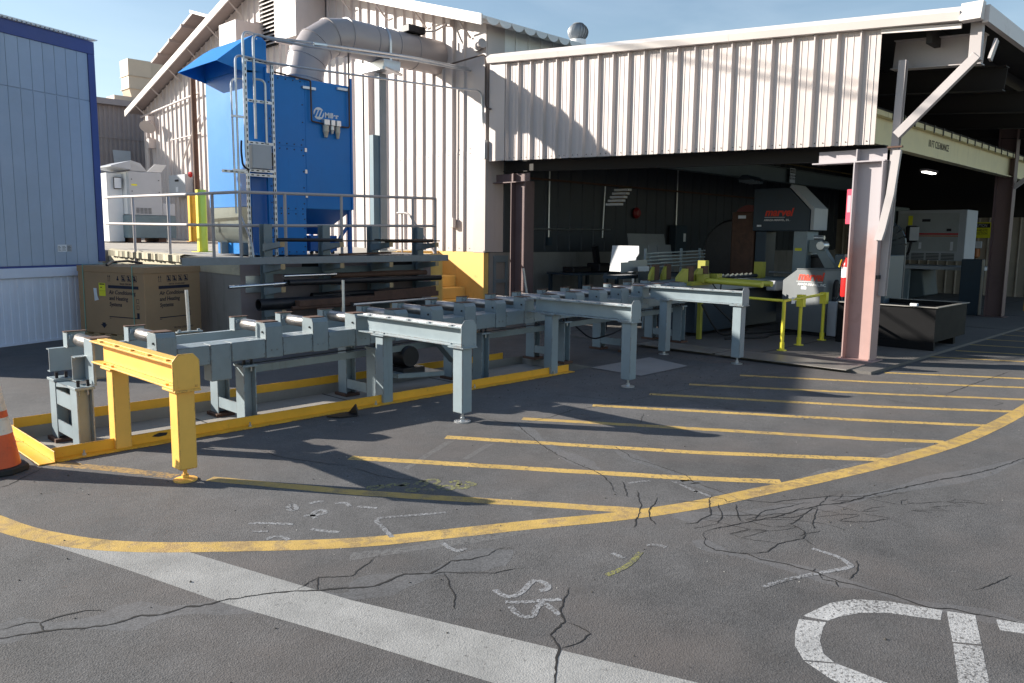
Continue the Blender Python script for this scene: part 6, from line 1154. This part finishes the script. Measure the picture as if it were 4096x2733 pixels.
PL = lambda a, z, d: K(-.0005 - d, BD - a, z); PR = lambda a, z, d: K(a, -.0005 - d, z)
rl = face_print(PL, (.66, 1.30), 'TRUCK THIS SIDE'); rr_ = face_print(PR, (.24, .80), 'TRUCK OTHER END')
g = G(); g.face([PL(.46, .26, .0015), PL(.53, .20, .0015), PL(.60, .26, .0015)]); g.out('carton_print', INKB, bx); rl(.495, .565, .258, .285)
text('TRUCK OTHER END', PR(.66, .20, 0), PR(1, 0, 0) - PR(0, 0, 0), (0, 0, 1), .04, 'carton_lettering', INKB, bx, .002, .1, 0, 1, 'CENTER')
yl = rl(.46, .60, .68, .87, YPAPER, 'energy_label', .001); rl(.475, .585, .845, .862, INK, 'label_print', .002); rl(.49, .53, .80, .812, INK, 'label_print', .002); rl(.465, .595, .755, .757, INK, 'label_print', .002)
g = G(); g.face([PL(.34, .79, .004), PL(.41, .79, .004), PL(.43, .68, .012), PL(.45, .62, .004), PL(.355, .60, .004), PL(.36, .68, .012)]); g.out('paper_slip', PAPER, bx)

# ---------------------------------------------------------------- things in the yard behind
YZ = zd
def bollard(x, y, h, m, label, r=.085):
    t = thing('bollard', label, 'bollard', (x, y, YZ(x, y)), 'yellow bollards in the yard'); z = YZ(x, y); g = G(); s = r * .92
    g.prism([(x + a * s, y + b_ * s, z + .012) for a, b_ in ((-1, -.6), (-.6, -1), (.6, -1), (1, -.6), (1, .6), (.6, 1), (-.6, 1), (-1, .6))], (0, 0, h)); g.out('post', m, t, .004); G().box(x - .15, x + .15, y - .15, y + .15, z, z + .011).out('base_plate', m, t)
bollard(6.62, 14.55, 1.13, LIME, 'bright lime yellow square bollard near the blue cabinet', .09)
bollard(8.75, 25.1, 1.35, RAILY, 'orange-yellow bollard at the far left behind the guard rail', .11); bollard(9.6, 21.6, 1.25, RAILY, 'weathered yellow bollard in front of the grey electrical box', .13)
# white shear/laser machine on pallets
MZ = YZ(8, 21.5)
mc = thing('white_machine', 'white and grey machine cabinet with open top flaps on a teal base in the yard', 'machine', (8.3, 21.6, MZ))
G().box(7.75, 8.95, 21.2, 22.3, MZ + .12, MZ + .70).out('teal_base', TEALD, mc, .01)
for x in (7.85, 8.5): G().box(x, x + .2, 21.25, 22.2, MZ, MZ + .119).out('pallet_foot', BROWNRUST, mc)
g = G(); g.box(7.80, 8.62, 21.22, 22.25, MZ + .705, MZ + 1.80); g.out('cabinet', MGREY, mc, .01); G().box(7.785, 7.799, 21.35, 22.2, MZ + .72, MZ + 1.78).out('cabinet_side', MWHITE, mc)
G().box(7.40, 7.78, 21.6, 22.9, MZ + .02, MZ + 1.75).out('side_cabinet', MWHITE, mc, .01); G().box(8.63, 8.95, 21.24, 21.9, MZ + .705, MZ + 1.02).out('small_box', MGREY, mc, .01)
g = G(); g.hexa([(7.35, 21.1, MZ + 1.88), (7.82, 21.1, MZ + 1.83), (7.82, 22.4, MZ + 1.83), (7.35, 22.4, MZ + 1.88)] + [(7.35, 21.1, MZ + 1.90), (7.82, 21.1, MZ + 2.05), (7.82, 22.4, MZ + 2.05), (7.35, 22.4, MZ + 1.90)]); g.out('top_flap', MGREY, mc)
g = G(); g.prism([(7.85, 21.2, MZ + 1.81), (8.25, 21.2, MZ + 1.81), (8.08, 21.15, MZ + 2.0), (7.82, 21.1, MZ + 2.06)], (0, .02, 0)); g.out('top_flap', MGREY, mc); g = G(); g.prism([(8.26, 21.2, MZ + 1.81), (8.62, 21.2, MZ + 1.81), (8.72, 21.1, MZ + 2.0), (8.42, 21.1, MZ + 2.0)], (0, .02, 0)); g.out('top_flap', MWHITE, mc)
for z in (1.3, 1.6):
    for x in (7.87, 8.55): bolt((x, 21.22, MZ + z), (0, -1, 0), .015, .01, BLACKST, mc)
for k in range(5):
    for j in range(4): G().box(7.95 + j * .1, 8.03 + j * .1, 21.21, 21.2195, MZ + .75 + k * .03, MZ + .762 + k * .03).out('vent_slot', DARK, mc)
G().box(7.86, 8.0, 21.214, 21.2195, MZ + 1.44, MZ + 1.48).out('yellow_label', YPAPER, mc); G().box(7.56, 7.72, 21.5, 21.59, MZ + 1.35, MZ + 1.65).out('control_panel', BLACKST, mc); G().box(7.55, 7.71, 21.49, 21.499, MZ + 1.37, MZ + 1.63).out('control_face', PAPER, mc)
# electrical box, rusty standpipe with valves
eb = thing('electrical_box', 'grey electrical box hung on the gable wall behind the bollards', 'electrical box', (10.4, 24.2, 2.7)); G().box(10.30, 10.54, 23.65, 24.8, 2.72, 3.36).out('box_body', MGREY, eb, .01); G().box(10.29, 10.299, 24.1, 24.35, 3.16, 3.22).out('box_label', BLACKST, eb); G().box(10.29, 10.299, 24.15, 24.3, 2.85, 3.0).out('box_label', PAPER, eb)
sp = thing('standpipe', 'rusty brown vertical standpipe with valves beside the blue cabinet', 'standpipe', (10.25, 22.75, 1.35)); g = G(); g.tube(rounded([(10.25, 22.75, 1.36), (10.25, 22.75, 6.3), (10.30, 22.45, 6.45), (10.55, 22.35, 6.45)], .15), .075, 12); g.out('riser', BROWNRUST, sp)
g = G(); g.lathe((10.25, 22.75, 1.5), [(.14, 0), (.14, .05), (.09, .06), (.09, .16), (.14, .17), (.14, .22)], 14); g.out('flange', BLACKST, sp)
for z in (2.2, 2.7, 3.3): g = G(); g.lathe((10.2, 22.9, z), [(.06, 0), (.09, .05), (.05, .12)], 10, (-1, .5, 0)); g.out('valve', BLACKST if z < 3 else RED, sp)
conduit('conduit sloping across the gable wall above the grey electrical box', [(10.5, 24.3, 3.36), (10.5, 24.2, 3.8), (10.5, 23.2, 4.8), (10.5, 22.9, 5.0)], .03); conduit('thin conduit looping across the gable wall left of the standpipe', [(10.5, 25.1, 3.3), (10.5, 25.0, 4.45), (10.5, 22.9, 4.5)], .018)
conduit('long horizontal pipe across the left of the gable wall under the roof', [(10.48, 27.2, 5.35), (10.48, 22.9, 5.62)], .03)
fl = thing('flood_lamp', 'small floodlight shade on the left corner of the gable wall', 'lamp', (10.3, 26.2, 5.0)); g = G(); g.lathe((10.2, 26.0, 4.9), [(.24, 0), (.12, .18), (.06, .3)], 16, (.5, .5, .7)); g.out('lamp_shade', SIDING, fl); G().box(10.35, 10.56, 26.3, 26.5, 4.9, 5.3).out('lamp_box', SIDING, fl); G().box(10.35, 10.56, 26.3, 26.5, 4.3, 4.6).out('lamp_box', SIDING, fl)
dpp = G().tube([(10.5, 26.75, 5.4), (10.5, 26.75, 1.4)], .06, 8).out('downpipe', SIDING); tag(dpp, 'painted downpipe at the far left corner of the gable wall', 'downpipe')
# brown building beyond
bb_ = thing('brown_building', 'brown corrugated metal building beyond the yard', 'building', (10, 30, 1.4)); BY = 30.0
for k in range(52):
    x = 4.5 + k * .155
    for z0, z1 in ((4.93, 6.02), (3.7, 4.92)):
        g = G(); pf = [(0, 0), (.055, 0), (.075, -.03), (.135, -.03), (.155, 0)]; lo = [g.b.verts.new((x + a, BY + d, z0)) for a, d in pf]; hi = [g.b.verts.new((x + a, BY + d, z1)) for a, d in pf]
        for i in range(4): g.b.faces.new((lo[i], lo[i + 1], hi[i + 1], hi[i]))
        g.out('corrugated_sheet', BROWN, bb_)
g = G(); g.box(4.5, 13, BY + .01, BY + 8, 1.3, 6.1); g.out('building_core', BROWN, bb_); g = G(); g.box(4.4, 13, BY - .25, BY + .3, 6.021, 6.22); g.out('eave_trim', mat('grey_brown_trim', (.36, .31, .30), .5), bb_)
G().box(4.5, 12.2, BY - .06, BY - .031, 4.90, 4.94).out('panel_lap', BROWN, bb_); G().box(4.5, 10.6, BY - .12, BY - .04, 3.45, 3.75).out('door_header', FRAME, bb_); G().box(7.5, 10.45, BY - .035, BY - .0, 1.4, 3.44).out('door_void', DARK, bb_)
g = G(); g.prism([(10.55, BY - .045, 4.02), (11.12, BY - .045, 4.02), (11.12, BY - .045, 4.50), (10.52, BY - .045, 4.50)], (0, -.01, 0)); g.out('patch_sheet', SHEETW, bb_); G().box(9.98, 10.06, BY - .05, BY - .035, 4.95, 5.75).out('wall_pane', PAPER, bb_)
jk = thing('valve_bank', 'dark tangle of pipes and slotted strut in the doorway behind the guard rail', 'pipework', (9.6, 28.5, 1.45))
for k in range(4): g = G(); g.lathe((9.45 + .22 * (k % 2), 28.5, 2.0 + k * .33), [(.10, 0), (.12, .05), (.06, .14), (.1, .2)], 10, (random.uniform(-.5, .5), -1, random.uniform(-.3, .6))); g.out('valve', GALV if k % 2 else BLACKST, jk)
g = G(); g.tube([(9.6, 28.5, 1.45), (9.6, 28.5, 3.2)], .05, 8); g.tube([(9.3, 28.5, 2.6), (9.95, 28.5, 2.6)], .05, 8); g.out('pipe', BLACKST, jk)
sg_ = thing('orange_gate', 'small orange-yellow pipe gate by the far left bollard', 'gate', (8.3, 25.3, 1.4)); gz = YZ(8.3, 25.3)
for (a, c) in (((7.6, 25.3, gz + 1.0), (8.55, 25.3, gz + 1.0)), ((8.55, 25.3, gz + .1), (8.55, 25.3, gz + 1.0)), ((7.6, 25.3, gz + .1), (8.55, 25.3, gz + .1))): G().bar(a, c, .06, .06, (0, 1, 0)).out('gate_bar', RAILY, sg_)
# tan rooftop duct
tdk = thing('rooftop_duct', 'large tan rectangular duct rising from the brown roof', 'duct', (12.2, 32, 6.2))
G().box(11.80, 12.65, 31.6, 32.4, 7.45, 8.05).out('duct_elbow', TAN, tdk, .01); G().box(12.652, 14.6, 31.65, 32.35, 7.44, 8.02).out('duct_run', TAN, tdk, .01); G().box(11.81, 12.64, 31.62, 32.38, 6.98, 7.44).out('duct_riser', TAN, tdk, .01)
g = G(); g.hexa([(11.98, 31.7, 6.4), (12.62, 31.7, 6.4), (12.62, 32.3, 6.4), (11.98, 32.3, 6.4), (11.81, 31.62, 6.97), (12.64, 31.62, 6.97), (12.64, 32.38, 6.97), (11.81, 32.38, 6.97)]); g.out('duct_taper', TAN, tdk)
for z in (7.44, 6.972): G().box(11.78, 12.67, 31.58, 32.42, z - .006, z + .012).out('duct_flange', TAN, tdk)
G().box(10.9, 11.75, 30.6, 31.4, 6.2, 6.5).out('roof_curb', TAN, tdk)
o = tag(G().prism([(10.0, 33, 6.3), (11.6, 33, 6.3), (11.1, 33, 6.75), (10.9, 33, 6.95), (10.85, 33, 6.7), (10.0, 33, 6.65)], (0, 1.5, 0)).out('rooftop_unit', mat('pale_blue_unit', (.35, .5, .6), .5)), 'pale blue rooftop unit beyond the brown building', 'rooftop unit')
# higher gabled roof behind
hb = thing('far_gable_building', 'far pinkish metal building whose roof edge shows above the near gable', 'building', (15, 33, 1.5))
ya, za = 32.0, 10.1; yl_, zl = 42.0, 7.0
g = G(); g.prism([(15, ya, 1.5), (15, ya, za), (15, yl_, zl), (15, yl_, 1.5)], (12, 0, 0)); g.out('wall', SIDING, hb)
for k in range(16): y = ya + .3 + k * .62; G().box(14.94, 14.999, y, y + .05, 5, za - (y - ya) * (za - zl) / (yl_ - ya)).out('wall_rib', SIDING, hb)
g = G(); g.hexa([(14.4, ya - .2, za + .06), (14.4, yl_, zl), (28, yl_, zl), (28, ya - .2, za + .06)] + [(14.4, ya - .2, za + .16), (14.4, yl_, zl + .1), (28, yl_, zl + .1), (28, ya - .2, za + .16)]); g.out('roof', BROWN, hb)
for k in range(7): y = ya + .6 + k * 1.2; z = za - (y - ya) * (za - zl) / (yl_ - ya); G().box(14.3, 15, y, y + .1, z - .12, z - .0).out('outrigger_purlin', BROWN, hb)
g = G(); g.hexa([(14.3, ya - 2.2, za - .5), (14.3, ya - .2, za + .1), (24, ya - .2, za + .1), (24, ya - 2.2, za - .5)] + [(14.3, ya - 2.2, za - .4), (14.3, ya - .2, za + .2), (24, ya - .2, za + .2), (24, ya - 2.2, za - .4)]); g.out('roof', WHITE_ROOF, hb)
# two overhead service cables, above the frame; their soft shadow falls across the fascia
for k, dz in enumerate((0, .16)):
    a = V((10.5, 8.31, 4.76 + dz)); b_ = V((10.5, 3.9, 3.39 + dz)); d = b_ - a; p0 = a - d * 2.2 + sun_vec * 13; p1 = a + d * 4.0 + sun_vec * 13
    q = [p0.lerp(p1, i / 24) for i in range(25)]
    tag(G().tube(q, .03 if k == 0 else .018, 8).out('service_cable', RUBBER), ('thicker lower', 'thinner upper')[k] + ' overhead service cable slung high above the trailer, shading the fascia', 'cable', 'overhead cables')
